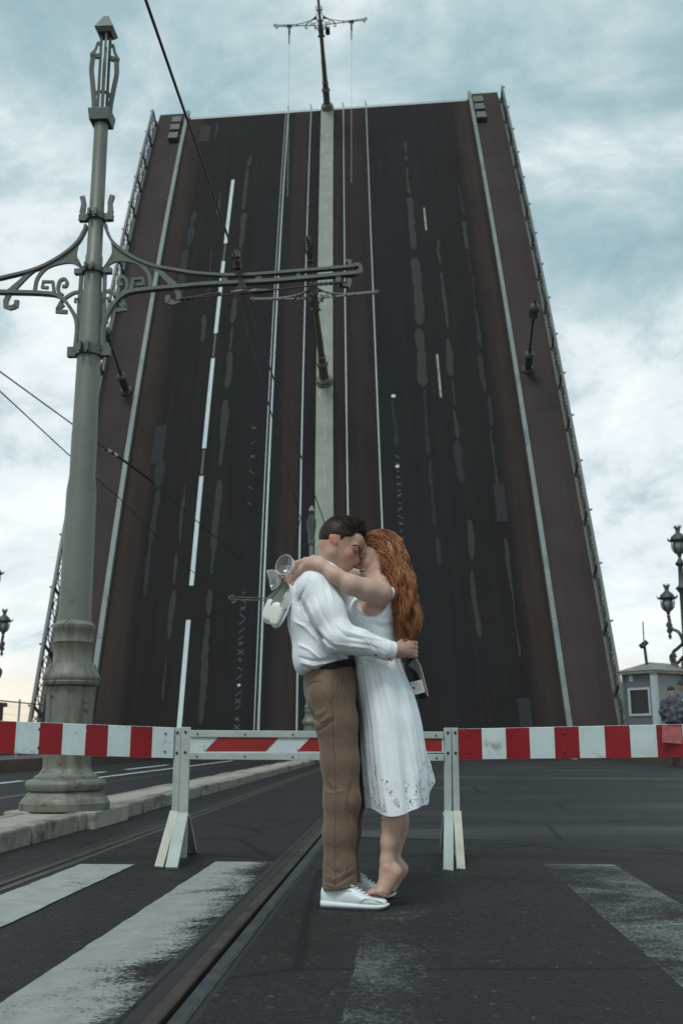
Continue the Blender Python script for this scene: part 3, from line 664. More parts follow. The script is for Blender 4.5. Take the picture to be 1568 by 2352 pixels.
tag(pd2, 'leaning tram pole halfway up the pale median of the raised bridge', 'lamp post', GP)
pd3 = copy_tree(far); pd3.matrix_basis = dkM(-.27, 45.65, .142) @ Matrix.Scale(1.1, 4)
tag(pd3, 'tram pole jutting from the upper edge of the raised bridge against sky', 'lamp post', GP)

# ---- hanging spans at the top pole and camera box
def wire(pts, r, label, mat=None, parent=None, name='overhead_wire', group='overhead wires', cat='wire'):
    o = MB().tube(pts, r, 6).build(name, mat or M_DARKM, parent)
    if parent is None: tag(o, label, cat, group)
    return o
for a, ln in ((-1.95, 5.8), (1.95, 5.2)):
    top = dkM(-.27, 45.65, .142) @ Vector((a, 0, 5.48)); sd_ = 'left' if a < 0 else 'right'
    root = empty('hanging_tackle', top, 'insulator and thin wire dangling from the %s' % ('lower, left hand end of the highest crossarm' if a < 0 else 'higher, right hand end of the highest crossarm'), 'insulator', 'tackle hanging from the highest crossarm')
    MB().box(top, (.3, .12, .16)).build('clamp', M_DARKM, root)
    MB().lathe([(.05, 0), (.08, -.1), (.05, -.2), (.08, -.3), (.05, -.42), (.07, -.5), (.03, -.65), (.05, -.75), (.03, -.9), (.045, -1.0), (.02, -1.25)], 10, c=top - Vector((0, 0, .08))).build('insulator', M_INS, root, 40)
    MB().tube([top - Vector((0, 0, 1.3)), top - Vector((.02 * a, 0, ln + 6))], .013, 5).build('thin_wire', M_GALV, root)
cb = dkM(-.27, 45.65, .142)
o = MB().box((.42, 0, 5.03), (.28, .3, .42)).build('control_box', M_DARKM, None, M=cb, bevel=.02); tag(o, 'small dark box hung under the highest crossarm', 'box')

# ---- small sidewalk lanterns on the leaf
M_GLOBE = SH('milk_glass').set((0.17, 0.195, 0.20), 0.18, 0, 0.6).m
M_LIRON = plain('lantern_iron', (0.045, 0.052, 0.046), 0.5, 0.3, 10, 0.15, 40)
def footway_lantern():
    root = empty('footway_lantern')
    MB().lathe([(.32, 0), (.32, .06), (.26, .12), (.235, .16)], 16).build('foot', M_LIRON, root, 40, local=True)
    MB().lathe([(.20, .161), (.19, .2), (.19, .98), (.2, 1.0)], 12, flute=(.2, .98, 6, .1)).build('pedestal', M_LIRON, root, 40, local=True)
    MB().lathe([(.26, 1.001), (.27, 1.05), (.2, 1.14), (.12, 1.2)], 16).build('capital', M_LIRON, root, 40, local=True)
    MB().lathe([(.10, 1.201), (.07, 1.3), (.1, 1.42), (.065, 1.5), (.05, 3.1), (.09, 3.14), (.1, 3.2), (.06, 3.26), (.05, 3.34)], 12).build('shaft', M_LIRON, root, 50, local=True)
    MB().lathe([(.05, 3.345), (.12, 3.42), (.2, 3.55), (.235, 3.7), (.21, 3.84), (.12, 3.9)], 20).build('globe', M_GLOBE, root, 80, local=True)
    for k in range(4):
        a = R_(90 * k + 30); MB().tube([(.06 * math.cos(a), .06 * math.sin(a), 3.36), (.22 * math.cos(a), .22 * math.sin(a), 3.55), (.26 * math.cos(a), .26 * math.sin(a), 3.72), (.26 * math.cos(a), .26 * math.sin(a), 3.9)], .025, 5).build('cage_rib', M_LIRON, root, local=True)
    MB().lathe([(.24, 3.86), (.31, 3.9), (.29, 3.96), (.25, 4.08), (.16, 4.18), (.06, 4.22), (.05, 4.3), (.07, 4.36), (.02, 4.5)], 20).build('cap', M_LIRON, root, 50, local=True)
    return root
fl1 = footway_lantern(); fl1.matrix_basis = dkM(9.78, 19.3, .165)
tag(fl1, 'single globe lantern sticking out of the footway beyond the right white kerb', 'lantern', 'globe lanterns on the bridge footways')
fl2 = copy_tree(fl1); fl2.matrix_basis = dkM(-10.28, 19.3, .165)
tag(fl2, 'single globe lantern on the footway partly behind the fluted tram pole', 'lantern', 'globe lanterns on the bridge footways')

# ---- overhead wires of the near pole
cw = W(545, 606, 9.0); cwd = W(556, 664, 9.05)
RDIR = rd(0, 1) - rd(0, 0)
wire([cw + RDIR * k + Vector((0, 0, -.0)) for k in (-14, -7, -3, 0)], .011, 'contact wire coming overhead to the clamp on the pole arm')
wire([cwd, cwd + RDIR * 5 - Vector((0, 0, .02)), cwd + RDIR * 14 - Vector((0, 0, .05)), cwd + RDIR * 24 - Vector((0, 0, .1))], .010, 'contact wire running on from the pole arm toward the bridge median')
wire([cwd - Vector((.06, 0, 0)), W(640, 1010, 16.5), W(690, 1190, 23), rd(-3.4, 29.7, 5.2)], .009, 'wire sloping down from the pole arm to the farther pole')
cl = empty('wire_clamp', cw, 'rusty clamp and insulated span hung under the pole arm', 'clamp')
MB().tube([cw, cwd], .012, 6).build('dropper', M_DARKM, cl)
for p in (cw + Vector((-.005, -.1, .05)), cw - Vector((0, 0, .02)), cwd + Vector((0, 0, .03))): MB().box(p, (.075, .05, .07)).build('jaw', M_INS, cl)
x0 = W(400, 690, 9.03); x1 = W(520, 672, 9.03); x2 = W(625, 668, 9.03); x3 = W(700, 655, 9.0); x4 = W(797, 648, 8.95)
MB().tube([x0, x4], .008, 5).build('span_wire', M_DARKM, cl)
for a, b in ((x0, x1), (x3, x4)):
    pts = [a.lerp(b, .1 + .8 * k / 14) for k in range(15)]
    MB().tube(pts, [.022 if k % 2 else .012 for k in range(15)], 8).build('insulator', M_INS, cl)
MB().tube([x1.lerp(x2, .1), x1.lerp(x2, .35), x1.lerp(x2, .5), x1.lerp(x2, .65), x2.lerp(x3, .05)], [.012, .03, .018, .03, .012], 8).build('section_insulator', M_INS, cl)
# thin stay wires crossing at the left, behind the near pole
wire([W(-220, 690, 14), W(0, 853, 17), W(165, 973, 19.5), W(340, 1100, 24), W(560, 1290, 34)], .014, 'thin stay wire with a striped insulator crossing the left footway')
wire([W(-220, 690, 13), W(0, 898, 16), W(160, 1046, 19), W(270, 1140, 23), W(470, 1340, 33)], .012, 'thin stay wire crossing below the one with a striped insulator')
ia, ib = W(238, 1029, 21.2), W(275, 1050, 22.1)
si = empty('striped_insulator', ia, 'black and white striped insulator on a stay wire', 'insulator')
for k in range(5): MB().tube([ia.lerp(ib, k / 5 + .01), ia.lerp(ib, k / 5 + .19)], .045, 8).build('band', (M_INS, M_WHITE)[k % 2], si)
MB().tube([ib, W(355, 1108, 24.3)], .022, 6).build('link', M_INS, si)

# ================================================================== barriers
M_BW = plain('barrier_white', (0.45, 0.54, 0.54), 0.5, 0.1, 7, 0.12, 60, stain=(0.26, 0.28, 0.26), st_s=8, st_t=0.60)
M_BG = plain('barrier_grey', (0.33, 0.385, 0.365), 0.6, 0.14, 8, 0.2, 50, stain=(0.15, 0.145, 0.12), st_s=8, st_t=0.66)
M_BT = plain('barrier_tan', (0.40, 0.41, 0.34), 0.6, 0.14, 8, 0.2, 50, stain=(0.20, 0.18, 0.13), st_s=8, st_t=0.64)
def m_red(name, col, thr):
    h = SH(name); v = h.coord('Object'); c = h.noise(v, 16, 6, 0.7, .5)
    f = h.ramp(c, [(thr, (1, 1, 1)), (thr + .02, (0, 0, 0))])
    h.set(h.ramp(h.noise(v, 4, 4), [(.3, sc3(col, .8)), (.7, sc3(col, 1.12))]), 0.42, 0, 0.4); h.cut(f); return h.m
M_RED = m_red('barrier_red', (0.215, 0.003, 0.009), 0.655); M_RED2 = m_red('sign_red', (0.255, 0.016, 0.014), 0.78)
M_BOLT = plain('bolt', (0.05, 0.04, 0.035), 0.5, metal=.6)
def post(root, base, top, wd, th, mat, brace_f, brace_b, mb2=None):
    """plank post with a splayed board in front and one behind; all parts of root"""
    base = Vector(base); top = Vector(top); up = (top - base).normalized()
    MB().bar(base, top, wd, th, (0, -1, 0)).build('post', mat, root, bevel=.003)
    for foot, m_, hz in ((brace_f, mb2 or mat, .265), (brace_b, mat, .25)):
        if foot is None: continue
        foot = Vector(foot); k = base + up * hz; off = Vector((0, -.035, 0)) if foot.y < base.y else Vector((0, .035, 0))
        MB().bar(foot, k + off, wd * 1.25, .022, (0, -1, 0)).build('foot_board', m_, root, bevel=.003)
    bl = MB()
    for q in (.03, .155):
        bl.lathe([(.007, 0), (.009, .004), (.002, .008)], 8, c=top - up * q + Vector((0, -th / 2 - .001, 0)), M=Matrix.Rotation(R_(90), 3, 'X'))
    bl.build('bolt', M_BOLT, root)
def striped_board(root, A, B, first_red, n, seed):
    """A,B = top corners left and right; board 19 cm high hung on its posts"""
    A = Vector(A); B = Vector(B); d = (B - A); L = d.length; d.normalize(); nrm = Vector((d.y, -d.x, 0)).normalized(); up = Vector((0, 0, 1)); HB = .19
    MB().hexa([A - up * HB, B - up * HB, B - up * HB - nrm * .024, A - up * HB - nrm * .024, A, B, B - nrm * .024, A - nrm * .024]).build('board', M_BW, root, bevel=.003)
    for i in range(n):
        if (i % 2 == 0) != first_red: continue
        p = A + d * (L * i / n + .0015) + nrm * .0018; q = A + d * (L * (i + 1) / n - .0015) + nrm * .0018; e_ = up * .0015; tl = up * .0
        m_ = MB().hexa([p - up * HB + e_, q - up * HB + e_, q - up * HB + e_ - nrm * .0012, p - up * HB + e_ - nrm * .0012, p - e_, q - e_, q - e_ - nrm * .0012, p - e_ - nrm * .0012])
        m_.build('red_stripe', M_RED, root)
    sp = MB(); random.seed(seed)
    for x_ in (L * .04, L * .96, L * .4):
        for z_ in (.04, .15): c = A + d * x_ - up * z_ + nrm * .002; sp.lathe([(.006, 0), (.007, .003), (.001, .006)], 8, c=c, M=Matrix.Rotation(R_(90), 3, 'X'))
    sp.build('bolt', M_BOLT, root)
YB = 6.46
# left trestle
lb = empty('striped_barrier', (-1.6, YB, 0), 'red and white striped barrier in front of the fluted tram pole base', 'barrier')
striped_board(lb, W(-127, 1650.5, 6.03), W(401, 1671, YB), True, 10, 1)
post(lb, W(399, 1966, YB + .03), W(409.5, 1671.5, YB + .03), .042, .03, M_BG, W(365, 1993, 6.16), W(430, 1958, 6.98), M_BT)
post(lb, W(-140, 2060, 6.05), W(-131, 1650, 6.05), .05, .03, M_BG, W(-180, 2090, 5.7), W(-120, 2000, 6.5), M_BT)
# middle trestle with the slanted sign
mbx = empty('sign_barrier', (-.2, YB, 0), 'trestle barrier carrying a white sign with slanted red bars behind the couple', 'barrier')
post(mbx, W(418, 1970, YB + .03), W(428, 1670, YB + .03), .058, .03, M_BG, W(394, 1995, 6.12), W(440, 1955, 7.0))
post(mbx, W(1029, 1966, YB + .03), W(1027, 1671.5, YB + .03), .046, .03, M_BG, W(1029, 2001, 6.08), W(1020, 1950, 6.95))
a = W(437, 1672.5, YB); b = W(1018, 1676, YB)
for z0, z1 in ((-.055, -.012), (-.193, -.150)):
    p0, p1 = a + Vector((0, 0, z0)), b + Vector((0, 0, z0)); q0, q1 = a + Vector((0, 0, z1)), b + Vector((0, 0, z1)); dpt = Vector((0, .03, 0))
    MB().hexa([p0, p1, p1 + dpt, p0 + dpt, q0, q1, q1 + dpt, q0 + dpt]).build('rail', M_BG, mbx, bevel=.003)
    bl = MB()
    for k in range(6): bl.lathe([(.005, 0), (.006, .003), (.001, .005)], 8, c=p0.lerp(p1, .03 + .188 * k) + Vector((0, -.002, .02)), M=Matrix.Rotation(R_(90), 3, 'X'))
    bl.build('bolt', M_BOLT, mbx)
zp = [a.z - .152, a.z - .053]
MB().hexa([(a.x, YB + .012, zp[0]), (b.x, YB + .012, zp[0]), (b.x, YB + .02, zp[0]), (a.x, YB + .02, zp[0]), (a.x, YB + .012, zp[1]), (b.x, YB + .012, zp[1]), (b.x, YB + .02, zp[1]), (a.x, YB + .02, zp[1])]).build('sign_plate', M_BW, mbx)
x = a.x + .095
zr = (zp[0] + .010, zp[1] + .0)
while x < b.x - .1:
    x1 = min(x + .385, b.x - .012); sh = .086; xt1 = min(x + .385 + sh, b.x - .012)
    MB().hexa([(x, YB + .0095, zr[0]), (x1, YB + .0095, zr[0]), (x1, YB + .0115, zr[0]), (x, YB + .0115, zr[0]), (x + sh, YB + .0095, zr[1]), (xt1, YB + .0095, zr[1]), (xt1, YB + .0115, zr[1]), (x + sh, YB + .0115, zr[1])]).build('red_bar', M_RED2, mbx); x += .585
# right trestle
rb = empty('striped_barrier', (1.8, YB, 0), 'red and white striped barrier below the guard booth', 'barrier')
striped_board(rb, W(1052, 1674, YB), W(1690, 1660.5, 5.9), True, 11, 2)
post(rb, W(1050, 1966, YB + .03), W(1043.5, 1671.5, YB + .03), .040, .03, M_BG, W(1058, 1998, 6.11), W(1052, 1950, 6.95), M_BT)
post(rb, W(1712, 2060, 5.93), W(1700, 1660, 5.93), .05, .03, M_BG, W(1730, 2090, 5.6), W(1700, 2000, 6.4), M_BT)
stk = W(1541, 1687, 6.005); MB().box(stk + Vector((.0, -.008, 0)), (.118, .002, .10), Matrix.Rotation(R_(4), 3, 'Y') @ Matrix.Rotation(R_(4), 3, 'Z')).build('sticker', plain('faded_sticker', (0.36, 0.10, 0.10), .6, .3, 30), rb)

# ================================================================== guard booth, mast, triple lanterns
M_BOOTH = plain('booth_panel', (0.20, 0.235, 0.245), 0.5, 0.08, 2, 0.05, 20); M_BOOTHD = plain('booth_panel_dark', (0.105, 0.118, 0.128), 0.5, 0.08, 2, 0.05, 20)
M_BTRIM = plain('booth_trim', (0.36, 0.44, 0.45), 0.45, 0.08, 3, 0.05, 20); M_ROOF = plain('booth_roof', (0.17, 0.18, 0.16), 0.6, 0.25, 4, 0.2, 30)
M_GLASSD = SH('dark_window').set((0.010, 0.012, 0.022), 0.1, 0, 0.3).m
bx = W(1510, 1700, 33.2); bx.z = .33
bt = empty('guard_booth', bx, 'small grey guard booth with a hipped roof and dark window', 'booth')
BM = Matrix.Translation(bx) @ Matrix.Rotation(R_(35), 4, 'Z')   # corner towards the camera at the origin; walls run along +x and +y
def bpart(name, boxes, mat, parent=bt, bev=0.0):
    m_ = MB()
    for c, s in boxes: m_.box(c, s)
    return m_.build(name, mat, parent, M=BM, bevel=bev)
WX, WY, HB = 2.3, 1.28, 2.54
# face along +y, seen obliquely at the left (x = 0 plane): window opening built from four pieces
bpart('wall', [((.03, WY / 2, .62), (.06, WY, 1.24)), ((.03, WY / 2, 2.36), (.06, WY, .68)), ((.03, .12, 1.63), (.06, .24, .78)), ((.03, WY - .14, 1.63), (.06, .28, .78))], M_BOOTHD)
bpart('wall', [((WX / 2 + .031, .03, HB / 2), (WX - .062, .06, HB))], M_BOOTH)
bpart('wall', [((WX / 2, WY - .03, HB / 2), (WX - .062, .06, HB))], M_BOOTHD); bpart('wall', [((WX - .03, WY / 2, HB / 2), (.06, WY - .122, HB))], M_BOOTHD)
wn_ = bpart('window', [((-.012, .21, 1.63), (.05, .07, .92)), ((-.012, WY - .25, 1.63), (.05, .07, .92)), ((-.012, WY / 2 - .02, 1.205), (.05, WY - .531, .07)), ((-.012, WY / 2 - .02, 2.055), (.05, WY - .531, .07))], M_BTRIM)
bpart('pane', [((.02, WY / 2 - .02, 1.63), (.01, WY - .47, .82))], M_GLASSD, wn_)
bpart('corner_trim', [((-.014, -.014, HB / 2), (.17, .17, HB))], M_BTRIM); bpart('corner_trim', [((-.01, WY - .04, HB / 2), (.06, .1, HB))], M_BOOTHD)
bpart('sign_plate', [((-.008, WY * .72, 2.42), (.012, .16, .22))], M_WHITE); bpart('floor', [((WX / 2, WY / 2, .04), (WX - .13, WY - .13, .08))], M_BOOTHD)
rf = MB(); e_ = .15; z0 = HB + .004
rf.hexa([(-e_, -e_, z0), (WX + e_, -e_, z0), (WX + e_, WY + e_, z0), (-e_, WY + e_, z0), (-e_, -e_, z0 + .10), (WX + e_, -e_, z0 + .10), (WX + e_, WY + e_, z0 + .10), (-e_, WY + e_, z0 + .10)])
rf.add([(-e_ - .02, -e_ - .02, z0 + .101), (WX + e_ + .02, -e_ - .02, z0 + .101), (WX + e_ + .02, WY + e_ + .02, z0 + .101), (-e_ - .02, WY + e_ + .02, z0 + .101), (.64, WY / 2, z0 + .42), (WX - .64, WY / 2, z0 + .42)], [(0, 1, 5, 4), (2, 3, 4, 5), (0, 4, 3), (1, 2, 5), (3, 2, 1, 0)])
rf.build('roof', M_ROOF, bt, M=BM)
mt = W(1487, 1560, 33.9); mt.z = 3.1
ms = empty('camera_mast', mt, 'thin mast with a camera rising from the booth roof', 'mast')
MB().tube([mt, W(1478, 1478, 33.9)], .05, 6).build('pole', M_DARKM, ms); MB().tube([W(1478, 1478, 33.9), W(1475, 1428, 33.9)], .022, 6).build('whip', M_GALVD, ms)
MB().bar(W(1470, 1486, 33.9), W(1484, 1474, 33.9), .22, .16, (0, 0, 1)).build('camera', M_DARKM, ms, bevel=.02)

def lantern_head(root, c, k):
    c = Vector(c); L = lambda prof: [(r * k, z * k) for r, z in prof]
    MB().lathe(L([(.03, 0), (.09, .05), (.05, .12), (.10, .2), (.06, .26)]), 14, c=c).build('lantern_stem', M_LIRON, root, 50, local=True)
    g = MB().lathe(L([(.06, .262), (.16, .33), (.24, .46), (.27, .6), (.25, .74), (.18, .82)]), 20, c=c).build('globe', M_GLOBE, root, 80, local=True)
    rb_ = MB()
    for i in range(6):
        a = R_(60 * i + 15); rb_.tube([c + Vector((r * k * math.cos(a), r * k * math.sin(a), z * k)) for r, z in ((.07, .25), (.19, .34), (.275, .47), (.30, .62), (.29, .8))], .022 * k, 5)
    rb_.build('cage', M_LIRON, g, local=True)
    cp = MB().lathe(L([(.22, .80), (.36, .83), (.38, .88), (.34, .93), (.30, 1.0), (.22, 1.1), (.12, 1.18), (.09, 1.22), (.10, 1.3), (.12, 1.42), (.04, 1.46)]), 24, c=c)
    for i in range(6):
        a = R_(60 * i + 15); cp.tube([c + Vector((r * k * math.cos(a), r * k * math.sin(a), z * k)) for r, z in ((.34, .86), (.42, .90), (.45, 1.0))], [.05 * k, .045 * k, .015 * k], 5)
        cp.tube([c + Vector((r * k * math.cos(a), r * k * math.sin(a), z * k)) for r, z in ((.08, 1.38), (.13, 1.44), (.14, 1.54))], [.03 * k, .03 * k, .01 * k], 4)
    cp.build('cap', M_LIRON, root, 50, local=True)
def triple_lantern():
    root = empty('triple_lantern')
    MB().lathe([(.55, 0), (.55, .25), (.48, .3), (.46, 1.2), (.52, 1.28), (.5, 1.38), (.30, 1.5)], 8).build('granite_base', M_REDGRAN, root, local=True)
    MB().lathe([(.30, 1.501), (.36, 1.6), (.34, 1.9), (.22, 2.1), (.26, 2.2), (.16, 2.35), (.2, 2.5), (.13, 2.65), (.10, 3.2), (.14, 3.3), (.1, 3.4), (.085, 4.6), (.15, 4.7), (.19, 4.75), (.09, 4.85), (.07, 5.4), (.12, 5.45), (.15, 5.50), (.06, 5.62)], 18).build('shaft', M_LIRON, root, 50, local=True)
    lantern_head(root, (0, 0, 5.60), .70)
    for s in (-1, 1):
        MB().tube(spl([(s * .09, 0, 2.75), (s * .34, 0, 2.55), (s * .42, 0, 2.85), (s * .25, 0, 3.0), (s * .1, 0, 3.15), (s * .2, 0, 3.45), (s * .42, 0, 3.6), (s * .48, 0, 3.96)], 6), .05, 6).build('arm', M_LIRON, root, 60, local=True)
        sw = MB().tube(spl([(s * .30, 0, 2.45), (s * .46, 0, 2.55), (s * .5, 0, 2.75), (s * .4, 0, 2.82), (s * .34, 0, 2.72)], 6), [.05] * 20 + [.04] * 5, 6)
        sw.lathe([(.01, 3.25), (.06, 3.34), (.03, 3.42), (.09, 3.5), (.06, 3.6), (.1, 3.68), (.06, 3.78)], 10, c=(s * .48, 0, 0)); sw.build('scroll', M_LIRON, root, 60, local=True)
        lantern_head(root, (s * .48, 0, 3.92), .66)
    return root
tl = triple_lantern(); p = W(1541, 1700, 34.2); tl.matrix_basis = Matrix.Translation((p.x + .74, 34.2, .33)) @ Matrix.Rotation(R_(-42), 4, 'Z') @ Matrix.Scale(1.16, 4)
tag(tl, 'ornate dark triple lantern post rising behind the guard booth', 'lantern', 'triple lantern posts on the parapets')
tl2 = copy_tree(tl); p = W(-17, 1700, 41); tl2.matrix_basis = Matrix.Translation((p.x - .42, 41, .27)) @ Matrix.Rotation(R_(-6), 4, 'Z') @ Matrix.Scale(1.16, 4)
tag(tl2, 'ornate triple lantern post past the wire mesh fence', 'lantern', 'triple lantern posts on the parapets')
# ================================================================== sculpting: smooth unions on a grid, then a surface net
class Field:
    def __init__(s, lo, hi, vox):
        s.lo = np.asarray(lo, float); s.v = vox; s.n = np.ceil((np.asarray(hi, float) - s.lo) / vox).astype(int) + 1
        s.D = np.full(tuple(s.n), 0.25, np.float32)
    def reg(s, lo, hi, m):
        a = np.clip(np.floor((np.asarray(lo) - m - s.lo) / s.v).astype(int), 0, s.n - 1); b = np.clip(np.ceil((np.asarray(hi) + m - s.lo) / s.v).astype(int) + 1, 1, s.n)
        sl = tuple(slice(i, j) for i, j in zip(a, b)); ax = [(s.lo[i] + s.v * np.arange(a[i], b[i])).astype(np.float32) for i in range(3)]
        return sl, ax[0][:, None, None], ax[1][None, :, None], ax[2][None, None, :]
    def un(s, sl, d, k):
        D = s.D[sl]
        if k <= 0: np.minimum(D, d, out=D); return
        h = np.maximum(k - np.abs(D - d), 0) / k; np.subtract(np.minimum(D, d), h * h * k * 0.25, out=D)
    def sub(s, sl, d, k):
        D = s.D[sl]; d = -d; h = np.maximum(k - np.abs(D - d), 0) / k; np.add(np.maximum(D, d), h * h * k * 0.25, out=D)
    def cone(s, a, b, ra, rb, k=0.02, fl=1.0, fb=None, ax=(0, 1, 0), op='u'):
        a = np.asarray(a, float); b = np.asarray(b, float); fb = fl if fb is None else fb; ax = np.asarray(ax, float)
        m = max(ra, rb) * max(1, fl, fb); lo = np.minimum(a, b) - m; hi = np.maximum(a, b) + m
        sl, X, Y, Z = s.reg(lo, hi, k + 3 * s.v); ab = b - a; L = max(float(ab @ ab), 1e-12)
        t = np.clip(((X - a[0]) * ab[0] + (Y - a[1]) * ab[1] + (Z - a[2]) * ab[2]) / L, 0, 1)
        qx, qy, qz = X - a[0] - t * ab[0], Y - a[1] - t * ab[1], Z - a[2] - t * ab[2]
        d2 = qx * qx + qy * qy + qz * qz
        if fl != 1.0 or fb != 1.0:
            pr = qx * ax[0] + qy * ax[1] + qz * ax[2]; f = fl + (fb - fl) * t; d2 = d2 - pr * pr * (1 - 1 / (f * f))
        d = np.sqrt(np.maximum(d2, 0)) - (ra + (rb - ra) * t)
        (s.un if op == 'u' else s.sub)(sl, d.astype(np.float32), k)
    def chain(s, pts, rs, k=0.02, fl=1.0):
        fl = fl if hasattr(fl, '__len__') else [fl] * len(pts)
        for i in range(len(pts) - 1): s.cone(pts[i], pts[i + 1], rs[i], rs[i + 1], k, fl[i], fl[i + 1])
    def ell(s, c, r, R=None, k=0.02, op='u'):
        c = np.asarray(c, float); r = np.asarray(r, float); m = r.max(); sl, X, Y, Z = s.reg(c - m, c + m, k + 3 * s.v)
        x, y, z = X - c[0], Y - c[1], Z - c[2]
        if R is not None: R = np.asarray(R); x, y, z = [R[0][i] * x + R[1][i] * y + R[2][i] * z for i in range(3)]
        k0 = np.sqrt((x / r[0]) ** 2 + (y / r[1]) ** 2 + (z / r[2]) ** 2); k1 = np.sqrt((x / r[0] ** 2) ** 2 + (y / r[1] ** 2) ** 2 + (z / r[2] ** 2) ** 2)
        d = k0 * (k0 - 1) / np.maximum(k1, 1e-6)
        (s.un if op == 'u' else s.sub)(sl, d.astype(np.float32), k)
    def plane(s, p, n, k=0.01):                   # cut away the side the normal points to
        n = np.asarray(n, float); n /= np.linalg.norm(n); sl, X, Y, Z = s.reg(s.lo, s.lo + s.v * s.n, 0)
        d = -((X - p[0]) * n[0] + (Y - p[1]) * n[1] + (Z - p[2]) * n[2]); s.sub(sl, d.astype(np.float32) * np.ones(s.D.shape, np.float32), k)
    def band(s, wdt=0.03):
        s.I = np.nonzero(np.abs(s.D) < wdt); P = [s.lo[i] + s.v * s.I[i] for i in range(3)]; s.P = P
        dz = P[2] - CAMH; c_, s_ = math.cos(PITCH), math.sin(PITCH); cz = P[1] * c_ + dz * s_
        s.px = 784 + FPX * P[0] / cz; s.py = 1176 - FPX * (-P[1] * s_ + dz * c_) / cz; s.add = np.zeros(len(s.px))
    def fold(s, pts, wd, amp, ymax=None, taper=True):
        """a crease (amp < 0) or ridge (amp > 0) of the cloth along a line measured in the photo"""
        best = np.full(len(s.px), 1e9); tt = np.zeros(len(s.px)); n = len(pts) - 1
        for i in range(n):
            a, b = np.asarray(pts[i], float), np.asarray(pts[i + 1], float); ab = b - a; L = ab @ ab
            t = np.clip(((s.px - a[0]) * ab[0] + (s.py - a[1]) * ab[1]) / L, 0, 1); d = (s.px - a[0] - t * ab[0]) ** 2 + (s.py - a[1] - t * ab[1]) ** 2
            m = d < best; best[m] = d[m]; tt[m] = (i + t[m]) / n
        g = np.exp(-(np.sqrt(best) / (1.15 * wd)) ** 1.25) * amp
        if taper: g *= np.clip(np.minimum(tt, 1 - tt) * 4 + 0.35, 0, 1)
        if ymax is not None: g *= np.clip((ymax - s.P[1]) / 0.03, 0, 1)
        s.add -= g
    def ripple(s, amp, k, seed):
        r = np.random.default_rng(seed)
        for i in range(5):
            q = r.normal(size=3) * k * r.uniform(.5, 1.4); s.add += amp / 3 * np.sin(q[0] * s.P[0] + q[1] * s.P[1] + q[2] * s.P[2] + r.uniform(0, 6))
    def done(s): s.D[s.I] += s.add.astype(np.float32)
    def mesh(s, name, relax=1):
        D = s.D; S = D < 0
        n0 = S[:-1, :-1, :-1].astype(np.int8); cnt = n0.copy() * 0
        for i in (0, 1):
            for j in (0, 1):
                for k in (0, 1): cnt += S[i:S.shape[0] - 1 + i, j:S.shape[1] - 1 + j, k:S.shape[2] - 1 + k]
        act = (cnt > 0) & (cnt < 8); I = np.argwhere(act); idx = np.full(act.shape, -1, np.int32); idx[act] = np.arange(len(I))
        cor = np.array([[i, j, k] for i in (0, 1) for j in (0, 1) for k in (0, 1)]); val = np.stack([D[tuple((I + c).T)] for c in cor], 1)
        acc = np.zeros((len(I), 3)); num = np.zeros(len(I))
        for a in range(8):
            for b in range(a + 1, 8):
                if np.abs(cor[a] - cor[b]).sum() != 1: continue
                va, vb = val[:, a], val[:, b]; m = (va < 0) != (vb < 0); t = np.where(m, va / np.where(m, va - vb, 1), 0)
                acc += np.where(m[:, None], cor[a] + t[:, None] * (cor[b] - cor[a]), 0); num += m
        V = s.lo + s.v * (I + acc / num[:, None]); F = []
        for ax in range(3):
            o1, o2 = [(1, 2), (2, 0), (0, 1)][ax]
            A = np.moveaxis(S, ax, 0); e = np.argwhere(A[:-1] != A[1:])
            e = np.insert(e[:, 1:], ax, e[:, 0], axis=1)
            e = e[(e[:, o1] > 0) & (e[:, o2] > 0) & (e[:, o1] < S.shape[o1] - 1) & (e[:, o2] < S.shape[o2] - 1)]
            u1 = np.eye(3, dtype=int)[o1]; u2 = np.eye(3, dtype=int)[o2]
            q = np.stack([idx[tuple((e - u1 * i - u2 * j).T)] for i, j in ((0, 0), (1, 0), (1, 1), (0, 1))], 1); inside = S[tuple(e.T)]
            q[inside] = q[inside]; q[~inside] = q[~inside][:, ::-1]; F.append(q)
        F = np.concatenate(F)
        for _ in range(relax):
            acc = np.zeros_like(V); nn = np.zeros(len(V))
            for a in range(4):
                np.add.at(acc, F[:, a], V[F[:, (a + 1) % 4]]); np.add.at(nn, F[:, a], 1)
            V = V * 0.5 + 0.5 * acc / np.maximum(nn, 1)[:, None]
        return vf_mesh(name, V, F)
def vf_mesh(name, V, F, smooth=True):
    me = bpy.data.meshes.new(name); F = np.asarray(F, np.int32); V = np.asarray(V, np.float32); k = F.shape[1]
    me.vertices.add(len(V)); me.vertices.foreach_set('co', V.ravel()); me.loops.add(F.size); me.loops.foreach_set('vertex_index', F.ravel())
    me.polygons.add(len(F)); me.polygons.foreach_set('loop_start', np.arange(0, F.size, k, dtype=np.int32)); me.polygons.foreach_set('loop_total', np.full(len(F), k, np.int32))
    if smooth: me.polygons.foreach_set('use_smooth', np.ones(len(F), bool))
    me.update(calc_edges=True); me.validate(); return me
def mo(name, me, mat, parent=None):
    o = link(bpy.data.objects.new(name, me)); me.materials.append(mat)
    if parent is not None: adopt(o, parent)
    return o
def wp(x, y, Y): return np.array(W(x, y, Y))
def pm_(px, y, Y): r = ray(784, y); return px * (Y / r.y) / FPX      # pixels -> metres at that place
def WL(lst): return [wp(*p) for p in lst]

